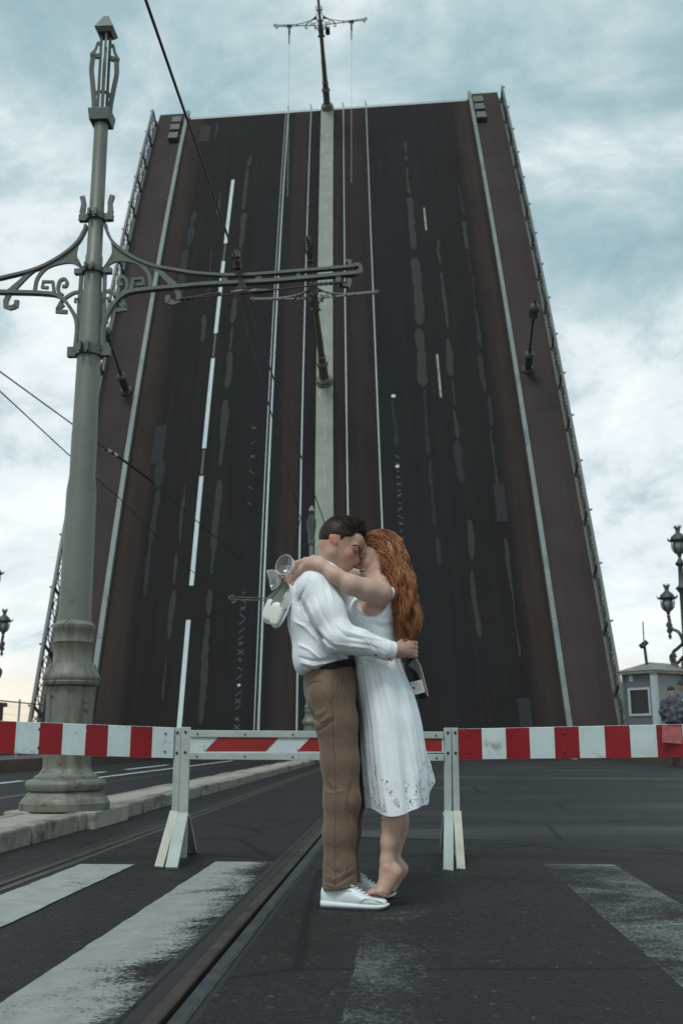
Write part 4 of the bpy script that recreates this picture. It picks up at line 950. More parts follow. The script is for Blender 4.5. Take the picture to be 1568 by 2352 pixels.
# ------------------------------------------------------------------ cloth and skin
def m_cloth(name, col, bs=260.0, wrinkle=0.35, rough=0.8, var=0.06, sheen=0.15, ws=9.0, cs=(1.0, 1.0, 2.3), ca=38):
    h = SH(name); v = h.coord('Object'); n = h.noise(v, ws, 5, 0.6, 0.6); wv = h.noise(v, bs, 2)
    h.set(h.ramp(n, [(.3, sc3(col, 1 - var)), (.7, sc3(col, 1 + var))]), rough, 0, 0.25); h.b.inputs['Sheen Weight'].default_value = sheen
    mp_ = h.n('ShaderNodeMapping'); h.l(v, mp_.inputs[0]); mp_.inputs['Rotation'].default_value = (0, R_(ca), 0); mp_.inputs['Scale'].default_value = cs
    rd_ = h.math('ABSOLUTE', h.math('SUBTRACT', h.noise(mp_.outputs[0], ws * .55, 3, .5, 1.1), .5)); cre = h.math('MINIMUM', h.math('MULTIPLY', rd_, 5.0), 0.5)
    h.bump(h.math('ADD', h.math('ADD', h.math('MULTIPLY', n, .8), h.math('MULTIPLY', cre, .22)), h.math('MULTIPLY', wv, 0.06)), wrinkle, 0.014); return h.m
M_SHIRT = m_cloth('white_cotton', (0.70, 0.755, 0.78), wrinkle=.28, ws=13)
M_TROU = m_cloth('brown_twill', (0.143, 0.0985, 0.068), wrinkle=.3, ws=12, var=.1, cs=(2.4, 2.4, .8), ca=12)
M_BELT = plain('black_leather', (0.006, 0.006, 0.0065), 0.5, spec=.25)
M_SNEAK = plain('white_leather', (0.66, 0.72, 0.74), 0.5, 0.05, 20, 0.15, 60); M_SOLE = plain('white_rubber', (0.60, 0.66, 0.68), 0.6, 0.06, 20, 0.1, 60); M_TREAD = plain('grey_tread', (0.12, 0.11, 0.11), 0.8)
def m_skin(name, col, red):
    h = SH(name); v = h.coord('Object'); n = h.noise(v, 12, 4, .6); f = h.noise(v, 90, 3, .6)
    c = h.ramp(n, [(.28, sc3(col, 1.06)), (.5, col), (.75, sc3(red, .9))]); c = h.mix(h.ramp(f, [(.72, (0, 0, 0)), (.8, (.35, .35, .35))]), c, sc3(red, .7))
    bl = h.n('ShaderNodeAttribute'); bl.attribute_name = 'blush'; c = h.mix(bl.outputs['Fac'], c, (red[0] * 1.0, red[1] * .55, red[2] * .52))
    h.set(c, 0.5, 0, 0.35); h.b.inputs['Subsurface Weight'].default_value = 0.12; h.b.inputs['Subsurface Radius'].default_value = (.012, .005, .003); h.b.inputs['Subsurface Scale'].default_value = 0.6
    h.bump(f, .08, .002); return h.m
M_SKINM = m_skin('skin_warm', (0.42, 0.265, 0.20), (0.44, 0.25, 0.185)); M_SKINW = m_skin('skin_fair', (0.47, 0.325, 0.26), (0.48, 0.295, 0.235))
def m_hair(name, a, b, c):
    h = SH(name); i = h.n('ShaderNodeAttribute'); i.attribute_name = 'tint'; v = h.coord('Object')
    f = h.math('ADD', h.math('MULTIPLY', i.outputs['Fac'], .8), h.math('MULTIPLY', h.noise(v, 30, 3), .3))
    h.set(h.ramp(f, [(.1, a), (.5, b), (.95, c)]), 0.5, 0, 0.28); return h.m
M_HAIRM = m_hair('dark_brown_hair', (0.012, 0.007, 0.005), (0.026, 0.016, 0.012), (0.055, 0.035, 0.026))
M_HAIRW = m_hair('copper_hair', (0.030, 0.010, 0.005), (0.155, 0.052, 0.019), (0.46, 0.215, 0.095))
M_LINE_ = plain('lash_brow', (0.020, 0.012, 0.009), 0.7); M_BROWW = plain('light_brow', (0.11, 0.06, 0.04), 0.7)
M_LIP = plain('lips', (0.36, 0.13, 0.11), 0.4, .08); M_TEETH = plain('teeth', (0.62, 0.60, 0.55), 0.3, .04); M_MOUTH = plain('mouth_inside', (0.05, 0.015, 0.012), 0.6)
def strands(name, curves, r0, mat, parent, tints, sides=4):
    """curves: array (n, m, 3); tapered four-sided strands in one mesh"""
    C = np.asarray(curves); n, m, _ = C.shape; T = np.gradient(C, axis=1); T /= np.maximum(np.linalg.norm(T, axis=2, keepdims=True), 1e-9)
    ref = np.array([0.3, 1.0, 0.2]); A = np.cross(T, ref); A /= np.maximum(np.linalg.norm(A, axis=2, keepdims=True), 1e-6); B = np.cross(T, A)
    q = np.linspace(0, 1, m); prof = np.clip(np.minimum(.55 + q * 3, (1 - q) * 3.0 + .12), 0, 1)
    R = (np.asarray(r0).reshape(-1, 1) * prof[None])[..., None]
    V = np.stack([C + R * (A * math.cos(2 * math.pi * k / sides) + B * math.sin(2 * math.pi * k / sides)) for k in range(sides)], 2).reshape(-1, 3)
    i = np.arange(n)[:, None, None]; j = np.arange(m - 1)[None, :, None]; k = np.arange(sides)[None, None, :]; id_ = lambda jj, kk: (i * m + jj) * sides + kk % sides
    F = np.stack([id_(j, k), id_(j, k + 1), id_(j + 1, k + 1), id_(j + 1, k)], -1).reshape(-1, 4)
    me = vf_mesh(name, V, F); at = me.attributes.new('tint', 'FLOAT', 'POINT'); at.data.foreach_set('value', np.repeat(np.asarray(tints, np.float32), m * sides)); 
    return mo(name, me, mat, parent)

class Head:
    def __init__(s, c, f, u, k): s.c = np.asarray(c, float); s.f = np.array([f[0], 0, f[1]]); s.u = np.array([u[0], 0, u[1]]); s.s = np.array([0, 1.0, 0]); s.k = k; s.R = np.stack([s.f, s.s, s.u])
    def p(s, a, b, c): return s.c + s.k * (a * s.f + b * s.s + c * s.u)
    def sculpt(s, F, man):
        k = s.k; E = lambda c, r, kk=.02, op='u': F.ell(s.p(*c), np.array(r) * k, s.R, kk * k, op)
        Cn = lambda a, b, ra, rb, kk=.015: F.cone(s.p(*a), s.p(*b), ra * k, rb * k, kk * k)
        E((-.012, 0, .035), (.093, .074, .089) if man else (.098, .077, .094)); E((.040, 0, -.03), (.056, .061, .085), .03)
        for y in (-1, 1):
            Cn((-.012, y * .056, -.03), (-.002, y * .053, -.062), .018, .02, .03); Cn((-.002, y * .053, -.062), (.062, y * .020, -.098), .02, .019, .03)
            E((.066, y * .039, -.028), (.022, .020, .020), .02)                 # cheeks lifted by the smile
            E((.098, y * .034, .003), (.014, .019, .0125), .012, 's')           # eye sockets
            E((.083, y * .033, .001), (.013, .016, .0105), .006)                # closed lids
            E((-.022, y * .076, -.006), (.0165, .009, .029), .006); E((-.019, y * .0875, -.003), (.0095, .006, .018), .004, 's')
            E((.102, y * .0115, -.036), (.010, .0075, .0075), .008)             # nostrils
        E((.070, 0, -.100), (.024, .026, .020), .03); E((.080, 0, .022), (.022, .055, .016), .025); E((.072, 0, .06), (.026, .055, .04), .03)
        Cn((.090, 0, .006), (.113, 0, -.030), .0085, .0112, .010); E((.116, 0, -.032), (.0135, .012, .0105), .01)
        E((.086, 0, -.066), (.018, .030, .022), .02); E((.099, 0, -.058), (.007, .020, .005), .006); E((.096, 0, -.078), (.007, .018, .0055), .006)
        E((.106, 0, -.069), (.016, .024, .0050), .003, 's')                     # parted lips
    def features(s, parent, man):
        tb = lambda pts, r, nm, m_: MB().tube([s.p(*q) for q in pts], [x * s.k for x in r], 6).build(nm, m_, parent, 180)
        for y in (-1, 1):
            tb([(.071, y * .056, .004), (.083, y * .050, -.003), (.0945, y * .040, -.0045), (.098, y * .030, -.003)], [.001, .0019, .0024, .0014], 'eyelashes', M_LINE_)
            br = [(.064, y * .0615, .012), (.080, y * .056, .0235), (.0935, y * .044, .026), (.1015, y * .024, .019)]
            tb(br, [.0016, .0036, .0044, .0036] if man else [.001, .002, .0025, .002], 'eyebrow', M_LINE_ if man else M_BROWW)
        for y in (-1, 1):
            for nm, mt_, r, off in (('mouth', M_MOUTH, (.0185, .0055, .0082), 0.0), ('teeth', M_TEETH, (.0150, .0052, .0046), .0022)):
                e_ = MB().lathe([(.02 * math.sin(math.pi * q / 8) + 1e-4, -math.cos(math.pi * q / 8)) for q in range(9)], 12); Rm = Matrix([s.f, s.s, s.u]).transposed() @ Matrix.Rotation(R_(-38 * y), 3, 'Z')
                e_.v = [tuple(Vector(s.p(.0885, y * ((.0325 if man else .0295) + off * .8), -.0672 + off)) + Rm @ Vector((p[0] / .02 * r[0] * s.k, p[1] / .02 * r[1] * s.k, p[2] * r[2] * s.k))) for p in e_.v]; e_.build(nm, mt_, parent, 180)
        m_ = MB().lathe([(.0, -.0055), (.018, -.005), (.021, .0), (.018, .005), (.0, .0055)], 14, c=s.p(.077, 0, -.0675), M=Matrix([s.f, s.s, s.u]).transposed() @ Matrix.Diagonal((s.k * .9, s.k * 1.25, s.k * 1.0)))
        m_.build('teeth', M_TEETH, parent, 60)
        tb([(.069, -.037, -.057), (.090, -.023, -.0610), (.103, -.008, -.0610), (.105, 0, -.0615), (.103, .008, -.0610), (.090, .023, -.0610), (.069, .037, -.057)], [.0015, .0034, .0044, .0038, .0044, .0034, .0015], 'upper_lip', M_LIP)
        tb([(.069, -.037, -.060), (.089, -.022, -.0765), (.101, 0, -.0815), (.089, .022, -.0765), (.069, .037, -.060)], [.0015, .0038, .0056, .0038, .0015], 'lower_lip', M_LIP)

from mathutils.bvhtree import BVHTree
def bvh_of(me):
    co = np.empty(len(me.vertices) * 3, np.float32); me.vertices.foreach_get('co', co); k = me.polygons[0].loop_total
    ix = np.empty(len(me.loops), np.int32); me.loops.foreach_get('vertex_index', ix)
    return BVHTree.FromPolygons(co.reshape(-1, 3).tolist(), ix.reshape(-1, k).tolist())
def seam(bv, pts, r, name, mat, parent, n=10, lift=.0):
    """a stitched seam laid on the cloth along a line seen in the photo"""
    o = Vector((0, 0, CAMH)); out = []
    for x, y in spl(pts, n):
        hit = bv.ray_cast(o, ray(x, y).normalized())
        if hit[0] is not None: out.append(hit[0] + hit[1] * lift)
    if len(out) > 2: MB().tube(out, r, 5).build(name, mat, parent, 180)
def blush(me, spots, mat_name=None):
    co = np.empty(len(me.vertices) * 3, np.float32); me.vertices.foreach_get('co', co); co = co.reshape(-1, 3); v = np.zeros(len(co), np.float32)
    for c, r, a in spots: v = np.maximum(v, a * np.exp(-((co - np.asarray(c)) ** 2).sum(1) / (r * r)))
    at = me.attributes.new('blush', 'FLOAT', 'POINT'); at.data.foreach_set('value', v)
M_STITCH = plain('white_stitching', (0.50, 0.55, 0.57), .8); M_STITCHB = plain('brown_stitching', (0.075, 0.050, 0.034), .8)
# ================================================================== the man
YM = 4.90
hm_ = Head(wp(776.5, 1249, 4.87), (.883, -.469), (.469, .883), 1.07)
B = Field((wp(640, 1300, YM)[0] - .02, 4.52, -0.01), (wp(965, 1300, YM)[0] + .02, 5.36, 1.87), .0042)
hm_.sculpt(B, True)
nb = wp(746, 1324, YM)
B.chain([hm_.p(-.025, 0, -.03), wp(754, 1290, 4.89), nb], [.055, .054, .066], .03, [1, 1.05, 1.2])
B.chain(WL([(742, 1345, YM), (740, 1390, YM), (745, 1460, YM), (754, 1540, YM), (760, 1600, YM)]), [.10, .11, .10, .095, .10], .04, [1.6, 1.5, 1.4, 1.5, 1.4])
for sg, Yl, dx in ((-1, 4.79, 0), (1, 5.02, 14)):
    B.chain(WL([(762 + dx, 1600, Yl), (779 + dx, 1750, Yl), (778 + dx, 1910, Yl), (776 + dx, 2050, Yl)]), [.075, .055, .05, .035], .03)
    B.cone(wp(770 + dx, 2060, Yl), wp(860 + dx, 2078, Yl - .05), .03, .025, .02)
B.chain(WL([(733, 1350, 4.73), (755, 1408, 4.67), (782, 1463, 4.64), (884, 1490, 4.655), (904, 1494, 4.68)]), [.065, .052, .045, .032, .029], .03)
B.chain(WL([(733, 1350, 5.07), (765, 1420, 5.14), (790, 1465, 5.16), (880, 1480, 5.12), (905, 1490, 5.08)]), [.065, .05, .045, .035, .028], .03)
# right hand closed round the bottle neck: back of the hand to us, fingers wrapping behind
B.cone(wp(902, 1494, 4.68), wp(918, 1493, 4.715), .029, .032, .02); B.cone(wp(916, 1487, 4.715), wp(940, 1484, 4.77), .024, .021, .02); B.cone(wp(916, 1500, 4.715), wp(940, 1499, 4.77), .024, .020, .02)
for i, (y0, ln) in enumerate(((1476, 1.0), (1486, 1.08), (1496, 1.02), (1505.5, .85))):
    B.chain(WL([(938, y0 + 1, 4.765), (949.5, y0 + .5, 4.795), (954.5 * 1.0, y0 + 1.5, 4.795 + .034 * ln), (943, y0 + 3, 4.83 + .03 * ln), (931, y0 + 4, 4.835 + .03 * ln)]), [.0125, .0115, .0102, .0095, .008], .005)
B.chain(WL([(914, 1481, 4.74), (923, 1473, 4.785), (933, 1471, 4.80), (939, 1474, 4.815)]), [.015, .0125, .0105, .009], .006)
# left hand flat on her far shoulder blade
B.ell(wp(912, 1490, 5.05), (.04, .018, .03), None, .02)
for i in range(4): B.cone(wp(925, 1478 + 9 * i, 5.04), wp(942, 1476 + 11 * i, 5.0), .0105, .008, .006)
B.chain(WL([(908, 1478, 5.05), (912, 1462, 5.03), (916, 1452, 5.01)]), [.012, .011, .009], .006)
man = mo('person', B.mesh('person', 1), M_SKINM)
blush(man.data, [(hm_.p(.075, -.045, -.03), .035, .45), (hm_.p(-.022, -.08, -.005), .03, .55), (hm_.p(.115, 0, -.03), .02, .35)] + [(wp(953, y_, 4.80), .014, .5) for y_ in (1477, 1487, 1497, 1507)])
tag(man, 'dark haired person in white shirt and brown trousers embracing a redhead', 'person', 'embracing couple')
hm_.features(man, True)

# shirt
S = Field((wp(650, 1400, YM)[0] - .03, 4.50, .95), (wp(915, 1400, YM)[0] + .03, 5.34, 1.62), .0032)
S.chain(WL([(738, 1336, YM), (737, 1372, YM), (735, 1430, YM), (742, 1496, YM), (750, 1560, YM)]), [.112, .148, .146, .134, .118], .05, [1.35, 1.36, 1.36, 1.42, 1.5])
S.ell(wp(718, 1520, YM), (.075, .17, .085), None, .06)
for Yl in (4.735, 5.065): S.ell(wp(729, 1350, Yl), (.083, .085, .085), None, .05)
bl0, bl1 = wp(706, 1552, YM), wp(808, 1521, YM); S.plane(bl0, (bl1[2] - bl0[2], 0, -(bl1[0] - bl0[0])), .05)
S.chain(WL([(729, 1350, 4.725), (751, 1405, 4.675), (779, 1463, 4.64), (822, 1474, 4.64), (884, 1492, 4.655)]), [.086, .082, .070, .058, .0475], .03)
S.cone(wp(884, 1492, 4.655), wp(900, 1495.5, 4.672), .0475, .046, .006)
S.chain(WL([(729, 1350, 5.07), (763, 1420, 5.13), (790, 1465, 5.15), (885, 1484, 5.11)]), [.086, .078, .066, .05], .04)
# collar, open at the throat
S.cone(wp(741, 1322, YM), wp(733, 1298, YM), .078, .072, .012)
S.cone(wp(752, 1318, YM), wp(756, 1262, YM), .062, .058, .006, op='s')
S.cone(wp(790, 1330, YM), wp(800, 1290, YM), .03, .05, .01, op='s')
for a, b in (((762, 1338, 4.815), (782, 1352, 4.80)), ((762, 1338, 4.985), (782, 1352, 5.0))): S.cone(wp(*a), wp(*b), .026, .012, .012)
# hem tucked behind the belt; cuff end
cu = wp(903.5, 1497, 4.672); S.plane(cu, np.array(wp(903.5, 1497, 4.672)) - wp(884, 1492, 4.655), .004)
S.band(.03)
FN = 4.92
for pts, wd, am in (([(690, 1374), (718, 1436), (745, 1468), (772, 1490)], 3.6, -.016), ([(700, 1352), (686, 1382), (688, 1400)], 4, -.007),
    ([(703, 1380), (728, 1440), (760, 1478)], 5, .007), ([(735, 1340), (748, 1385), (770, 1425)], 5, .006), ([(752, 1335), (765, 1380), (790, 1425), (812, 1447)], 4, .007), ([(742, 1345), (757, 1395), (782, 1440)], 4, -.006),
    ([(722, 1360), (740, 1410), (768, 1455)], 4, -.005), ([(770, 1440), (795, 1462), (835, 1470)], 4, -.007), ([(790, 1448), (830, 1460), (880, 1470)], 3.5, .005), ([(765, 1478), (800, 1484), (850, 1490)], 3.5, .005), ([(800, 1475), (845, 1482), (884, 1496)], 3, -.004),
    ([(848, 1478), (862, 1490), (872, 1506)], 3, -.004), ([(838, 1466), (850, 1482)], 3, .004),
    ([(672, 1425), (700, 1440), (728, 1470), (740, 1490)], 5, .008), ([(684, 1480), (710, 1492), (740, 1518)], 4, .007),
    ([(688, 1510), (715, 1518), (760, 1516)], 3.5, -.008), ([(690, 1522), (720, 1530), (765, 1520), (800, 1512)], 3.5, .006), ([(694, 1530), (725, 1541)], 3, -.006), ([(735, 1470), (752, 1500), (768, 1518)], 3, -.006), ([(742, 1468), (760, 1496), (785, 1512)], 4, .006), ([(765, 1500), (790, 1505), (806, 1512)], 3, -.005), ([(776, 1510), (800, 1516)], 2.5, .004),
    ([(676, 1345), (672, 1380), (676, 1430), (688, 1500)], 5, .003), ([(700, 1328), (712, 1340), (708, 1370), (700, 1390)], 2, -.003)): S.fold(pts, wd * .72, am * .9, FN)
S.ripple(.0012, 30, 4); S.done()
shirt = mo('shirt', S.mesh('shirt', 1), M_SHIRT, man)
bs_ = bvh_of(shirt.data)
for pts in ([(712, 1318), (700, 1345), (691, 1375), (700, 1405)], [(727, 1430), (734, 1465), (746, 1497), (756, 1514)], [(884, 1470), (886.5, 1492), (883, 1513)], [(826, 1480), (850, 1487), (884, 1496)]): seam(bs_, pts, .0011, 'seam', M_STITCH, shirt)
M_BTN = plain('shirt_button', (0.03, 0.035, 0.04), .3)
for x, y in ((863, 1504), (893, 1512)):
    c = wp(x, y, 4.618); MB().lathe([(.0056, 0), (.006, .002), (.004, .0035), (.001, .004)], 10, c=c, M=Matrix.Rotation(R_(90), 3, 'X')).build('button', M_BTN, shirt, 60)
# trousers
T = Field((wp(690, 1700, YM)[0] - .04, 4.60, .01), (wp(850, 1700, YM)[0] + .05, 5.22, 1.12), .004)
T.chain(WL([(758, 1534, YM), (758, 1560, YM), (760, 1590, YM), (766, 1640, YM)]), [.114, .119, .118, .098], .04, [1.42, 1.45, 1.45, 1.4])
for Yl, dx in ((4.79, 0), (5.02, 12)):
    T.chain(WL([(763 + dx, 1600, Yl), (772 + dx, 1656, Yl), (781 + dx, 1748, Yl), (785 + dx, 1838, Yl), (779.5 + dx, 1915, Yl), (779.5 + dx, 1990, Yl), (780.5 + dx, 2033, Yl), (780 + dx, 2062, Yl)]), [.108, .098, .086, .083, .074, .069, .072, .07], .03, .92)
wl0, wl1 = wp(706, 1548, YM), wp(810, 1519, YM); T.plane(wl0 + np.array([0, 0, .012]), (wl0[2] - wl1[2], 0, wl1[0] - wl0[0]), .006)
for Yl, dx, dy in ((4.79, 0, 0), (5.02, 12, -9)):
    c = wp(780 + dx, 2039 + dy, Yl)
    sl, X, Y_, Z = T.reg((c[0] - .2, Yl - .115, 0), (c[0] + .2, Yl + .115, c[2] + .05), 0)
    d = -((X - c[0]) * .16 - (Z - c[2])) + 0 * Y_; T.sub(sl, (-(-d)).astype(np.float32), .005)
T.band(.03)
for pts, wd, am in (([(716, 1632), (724, 1650), (735, 1664)], 4.5, -.016), ([(722, 1640), (738, 1640), (748, 1628)], 4, .008), ([(724, 1664), (745, 1655), (760, 1640)], 4, .007), ([(728, 1680), (750, 1668), (770, 1650)], 4, -.006),
    ([(740, 1580), (752, 1600), (764, 1612)], 4, .004), ([(778, 1545), (780, 1570), (770, 1600), (762, 1612)], 1.8, -.005), ([(706, 1574), (722, 1567), (735, 1566)], 1.8, -.006), ([(762, 1560), (762, 1610), (765, 1680), (768, 1760), (770, 1840), (768, 1920), (768, 2030)], 1.5, -.0028), ([(775, 1620), (790, 1650), (800, 1700)], 6, -.004), ([(738, 1740), (752, 1790), (770, 1812)], 5, .006), ([(742, 1790), (755, 1812), (772, 1820)], 4, -.004), ([(742, 1812), (760, 1822), (790, 1815)], 4, .005),
    ([(808, 1800), (798, 1840), (806, 1880)], 6, -.008), ([(794, 1830), (790, 1860), (798, 1900)], 5, .005), ([(744, 1850), (760, 1862), (775, 1858)], 3, .002), ([(745, 1930), (770, 1940), (800, 1925)], 3, .002), ([(748, 1985), (765, 2002), (785, 2006)], 3, -.005), ([(745, 2010), (765, 2020), (800, 2004), (812, 1996)], 3, .005), ([(747, 2025), (770, 2033), (800, 2015), (812, 2008)], 2.5, -.006), ([(790, 1960), (796, 1990), (790, 2010)], 4, .006), ([(775, 1960), (772, 1990), (778, 2020)], 4, -.005), ([(760, 1700), (775, 1730)], 5, .003), ([(745, 1700), (752, 1745), (748, 1790)], 6, .004), ([(803, 1560), (806, 1640), (810, 1720)], 6, .003)): T.fold(pts, wd * .75, am * .9, 4.86)
T.ripple(.0012, 22, 14); T.done()
trousers = mo('trousers', T.mesh('trousers', 1), M_TROU, man)
bt__ = bvh_of(trousers.data)
for pts in ([(786, 1546), (787, 1562), (780, 1585), (770, 1610)], [(707, 1575), (722, 1567), (737, 1565)], [(763, 1556), (763, 1610), (765, 1680), (769, 1760), (771, 1840), (769, 1920), (769, 2036)], [(716, 1588), (717, 1598)], [(746, 2030), (770, 2039), (812, 2022)]): seam(bt__, pts, .0013, 'seam', M_STITCHB, trousers)
def ring_band(c, ax, ay, ht, tilt, th, name, mat, parent, n=64):
    m_ = MB(); c = Vector(c); Mt = Matrix.Rotation(tilt, 3, 'Y')
    for k in range(n):
        t = 2 * math.pi * k / n
        for r, z in ((0, -ht / 2), (th, -ht / 2), (th, ht / 2), (0, ht / 2)): m_.v.append(tuple(c + Mt @ Vector(((ax + r) * math.cos(t), (ay + r) * math.sin(t), z))))
    for k in range(n):
        a, b = 4 * k, 4 * ((k + 1) % n)
        for j in range(4): m_.f.append((a + j, a + (j + 1) % 4, b + (j + 1) % 4, b + j))
    return m_.build(name, mat, parent, 40)
bc = wp(760.5, 1536.5, YM); bt_ = math.atan2(wp(806, 1526, YM)[2] - wp(712, 1551, YM)[2], wp(806, 1526, YM)[0] - wp(712, 1551, YM)[0])
belt = ring_band(bc, .1085, .168, .032, -bt_, .0135, 'belt', M_BELT, man)
for x, y, Yl in ((754, 1541, 4.7265), (716, 1553, 4.80)):
    q = wp(x, y, Yl); MB().bar(q - np.array([0, 0, .024]), q + np.array([0, 0, .021]), .010, .006, (0, -1, 0)).build('belt_loop', M_TROU, trousers, bevel=.002)

# sneakers
def sneaker(heel, toe, label):
    heel = Vector(heel); toe = Vector(toe); d = (toe - heel); L = d.length; d.normalize(); sd_ = Vector((-d.y, d.x, 0)); up = Vector((0, 0, 1))
    root = empty('sneaker', (heel + toe) / 2, label, 'shoe', 'sneakers worn by the man')
    def loft(prof, name, mat, n=20, low=None):
        m_ = MB(); P = []
        for t, z0, z1, w_, sh in prof:
            for k in range(n):
                a = 2 * math.pi * k / n; cx_, cz = math.cos(a), math.sin(a)
                ex = .55 if cz < 0 else sh
                yy = w_ * math.copysign(abs(cx_) ** ex, cx_); zz = (z0 + z1) / 2 + (z1 - z0) / 2 * math.copysign(abs(cz) ** (.5 if cz < 0 else .8), cz)
                P.append(heel + d * (t * L) + sd_ * yy + up * zz)
        m_.v = [tuple(p) for p in P]; k_ = len(prof)
        m_.f = [(i * n + k, i * n + (k + 1) % n, (i + 1) * n + (k + 1) % n, (i + 1) * n + k) for i in range(k_ - 1) for k in range(n)] + [tuple(range(n - 1, -1, -1)), tuple(range((k_ - 1) * n, k_ * n))]
        return m_.build(name, mat, root, 60)
    W_ = lambda t: .030 + .0205 * math.sin(min(1, t / .72) * math.pi / 2) if t < .75 else .0505 * math.sqrt(max(0, 1 - ((t - .75) / .262) ** 2))
    loft([(-.004, .012, .03, .012, .8)] + [(t, .004 + (.012 * ((t - .8) / .2) ** 2 if t > .8 else 0), .034 - .008 * t, W_(t) + .003, .6) for t in [.02 * i for i in range(1, 49)]] + [(1.003, .018, .026, .012, .8)], 'sole', M_SOLE)
    loft([(.012, .001, .0045, .02, .8)] + [(t, .0008 + (.010 * ((t - .8) / .2) ** 2 if t > .8 else 0), .006 + (.010 * ((t - .8) / .2) ** 2 if t > .8 else 0), W_(t), .6) for t in [.03 * i for i in range(1, 33)]], 'tread', M_TREAD)
    H = lambda t: np.interp(t, [0, .05, .16, .30, .40, .52, .66, .80, .92, 1], [.085, .097, .094, .088, .104, .088, .064, .050, .043, .032])
    upper = loft([(.006, .028, .075, .014, .9)] + [(t, .022, float(H(t)), (W_(t) - .002) * (1 - .10 * (t < .3)), .95) for t in [.03 * i for i in range(1, 33)]], 'upper', M_SNEAK)
    for t in (.46, .515, .57, .625, .68):
        z = float(H(t)) + .001; MB().tube([heel + d * (t * L + .008 * math.sin(q)) + sd_ * (.026 * math.cos(q)) + up * (z - .012 + .013 * math.sin(q)) for q in [math.pi * j / 10 for j in range(11)]], .0034, 5).build('lace', M_SOLE, upper, 180)
    for s_ in (-1, 1):
        MB().tube([heel + d * (t * L) + sd_ * s_ * y + up * z for t, y, z in ((.44, .012, .108), (.42, .028, .112), (.47, .034, .100), (.52, .022, .098))], .003, 5).build('lace', M_SOLE, upper, 180)
        MB().tube([heel + d * (t * L) + sd_ * s_ * (W_(t) + .0005) + up * z for t, z in ((.60, .036), (.68, .050), (.76, .052), (.86, .043), (.93, .035))], .0022, 5).build('overlay_seam', M_SOLE, upper, 180)
        MB().tube([heel + d * (t * L) + sd_ * s_ * (W_(t) - .004) + up * z for t, z in ((.18, .070), (.30, .062), (.42, .058), (.55, .046))], .0018, 5).build('side_stripe', M_SOLE, upper, 180)
    # small maker mark near the laces: a row of grey bars
    mk = MB()
    for k in range(5): mk.box(heel + d * ((.40 + .018 * k) * L) - sd_ * (W_(.4) - .0045) * (1 if sd_.y > 0 else -1) + up * .078, (.0035, .004, .0075))
    mk.build('maker_mark', plain('grey_print', (.28, .33, .34)), upper)
    return root
sneaker(wp(737, 2086, 4.80) * np.array([1, 1, 0]), wp(893, 2086, 4.725) * np.array([1, 1, 0]), 'white sneaker standing beside the tram rail, bare toes on its vamp')
sneaker(wp(765, 2062, 5.07) * np.array([1, 1, 0]), wp(909, 2062, 5.06) * np.array([1, 1, 0]), 'white sneaker standing behind the other one, half hidden by the bare foot')

# man's short hair: a cap along the skull with a trimmed edge, and many short strands
def man_hair():
    Hf = Field(hm_.c - .2, hm_.c + .2, .004); R = hm_.R
    Hf.ell(hm_.p(-.012, 0, .036), (.105, .084, .100), R, .01); Hf.ell(hm_.p(.006, 0, .096), (.070, .064, .032), R, .03); Hf.ell(hm_.p(.046, 0, .084), (.045, .055, .030), R, .02)
    sl, X, Y_, Z = Hf.reg(Hf.lo, Hf.lo + .4, 0)
    f = ((X - hm_.c[0]) * hm_.f[0] + (Z - hm_.c[2]) * hm_.f[2]) + 0 * Y_; u = ((X - hm_.c[0]) * hm_.u[0] + (Z - hm_.c[2]) * hm_.u[2]) + 0 * Y_
    edge = np.interp(f, [-.13, -.075, -.05, -.035, -.005, .008, .02, .05, .075, .11], [-.055, -.052, -.035, .022, .030, .004, .035, .052, .074, .070])
    Hf.sub(sl, (-(edge - u)).astype(np.float32), .008)
    me = Hf.mesh('hair', 1); co = np.empty(len(me.vertices) * 3, np.float32); me.vertices.foreach_get('co', co); co = co.reshape(-1, 3)
    at = me.attributes.new('tint', 'FLOAT', 'POINT'); at.data.foreach_set('value', np.full(len(co), .25, np.float32))
    hair = mo('hair', me, M_HAIRM, man)
    rg = np.random.default_rng(3); no = np.empty(len(co) * 3, np.float32); me.vertices.foreach_get('normal', no); no = no.reshape(-1, 3)
    l = co - hm_.c; ff, uu = l @ hm_.f, l @ hm_.u; sel = np.nonzero((no @ (co - hm_.p(-.012, 0, .03)).mean(0) < 9) & (uu > np.interp(ff, [-.13, -.05, -.03, .01, .08], [-.05, -.03, .03, .03, .08])))[0]
    pick = rg.choice(sel, 5200); q = np.linspace(0, 1, 6)[None, :, None]; Pn = no[pick]; top = np.clip((uu[pick] - .05) / .06, 0, 1)[:, None]
    dirn = Pn * .5 + hm_.f * (.25 * top) - hm_.u * .05 * top - hm_.f * .35 * (1 - top) - hm_.u * .3 * (1 - top) + rg.normal(size=Pn.shape) * .15
    dirn /= np.linalg.norm(dirn, axis=1, keepdims=True); ln = (.005 + .011 * top) * rg.uniform(.6, 1.25, (len(pick), 1))
    C = (co[pick] - Pn * .004)[:, None] + (dirn * ln)[:, None] * q + (hm_.f * .008 * top)[:, None] * q ** 2
    s_ = strands('hair_strands', C, rg.uniform(.0007, .0013, len(pick)), M_HAIRM, man, rg.uniform(.1, 1, len(pick)), 3); tag(s_, kind='stuff')
man_hair()
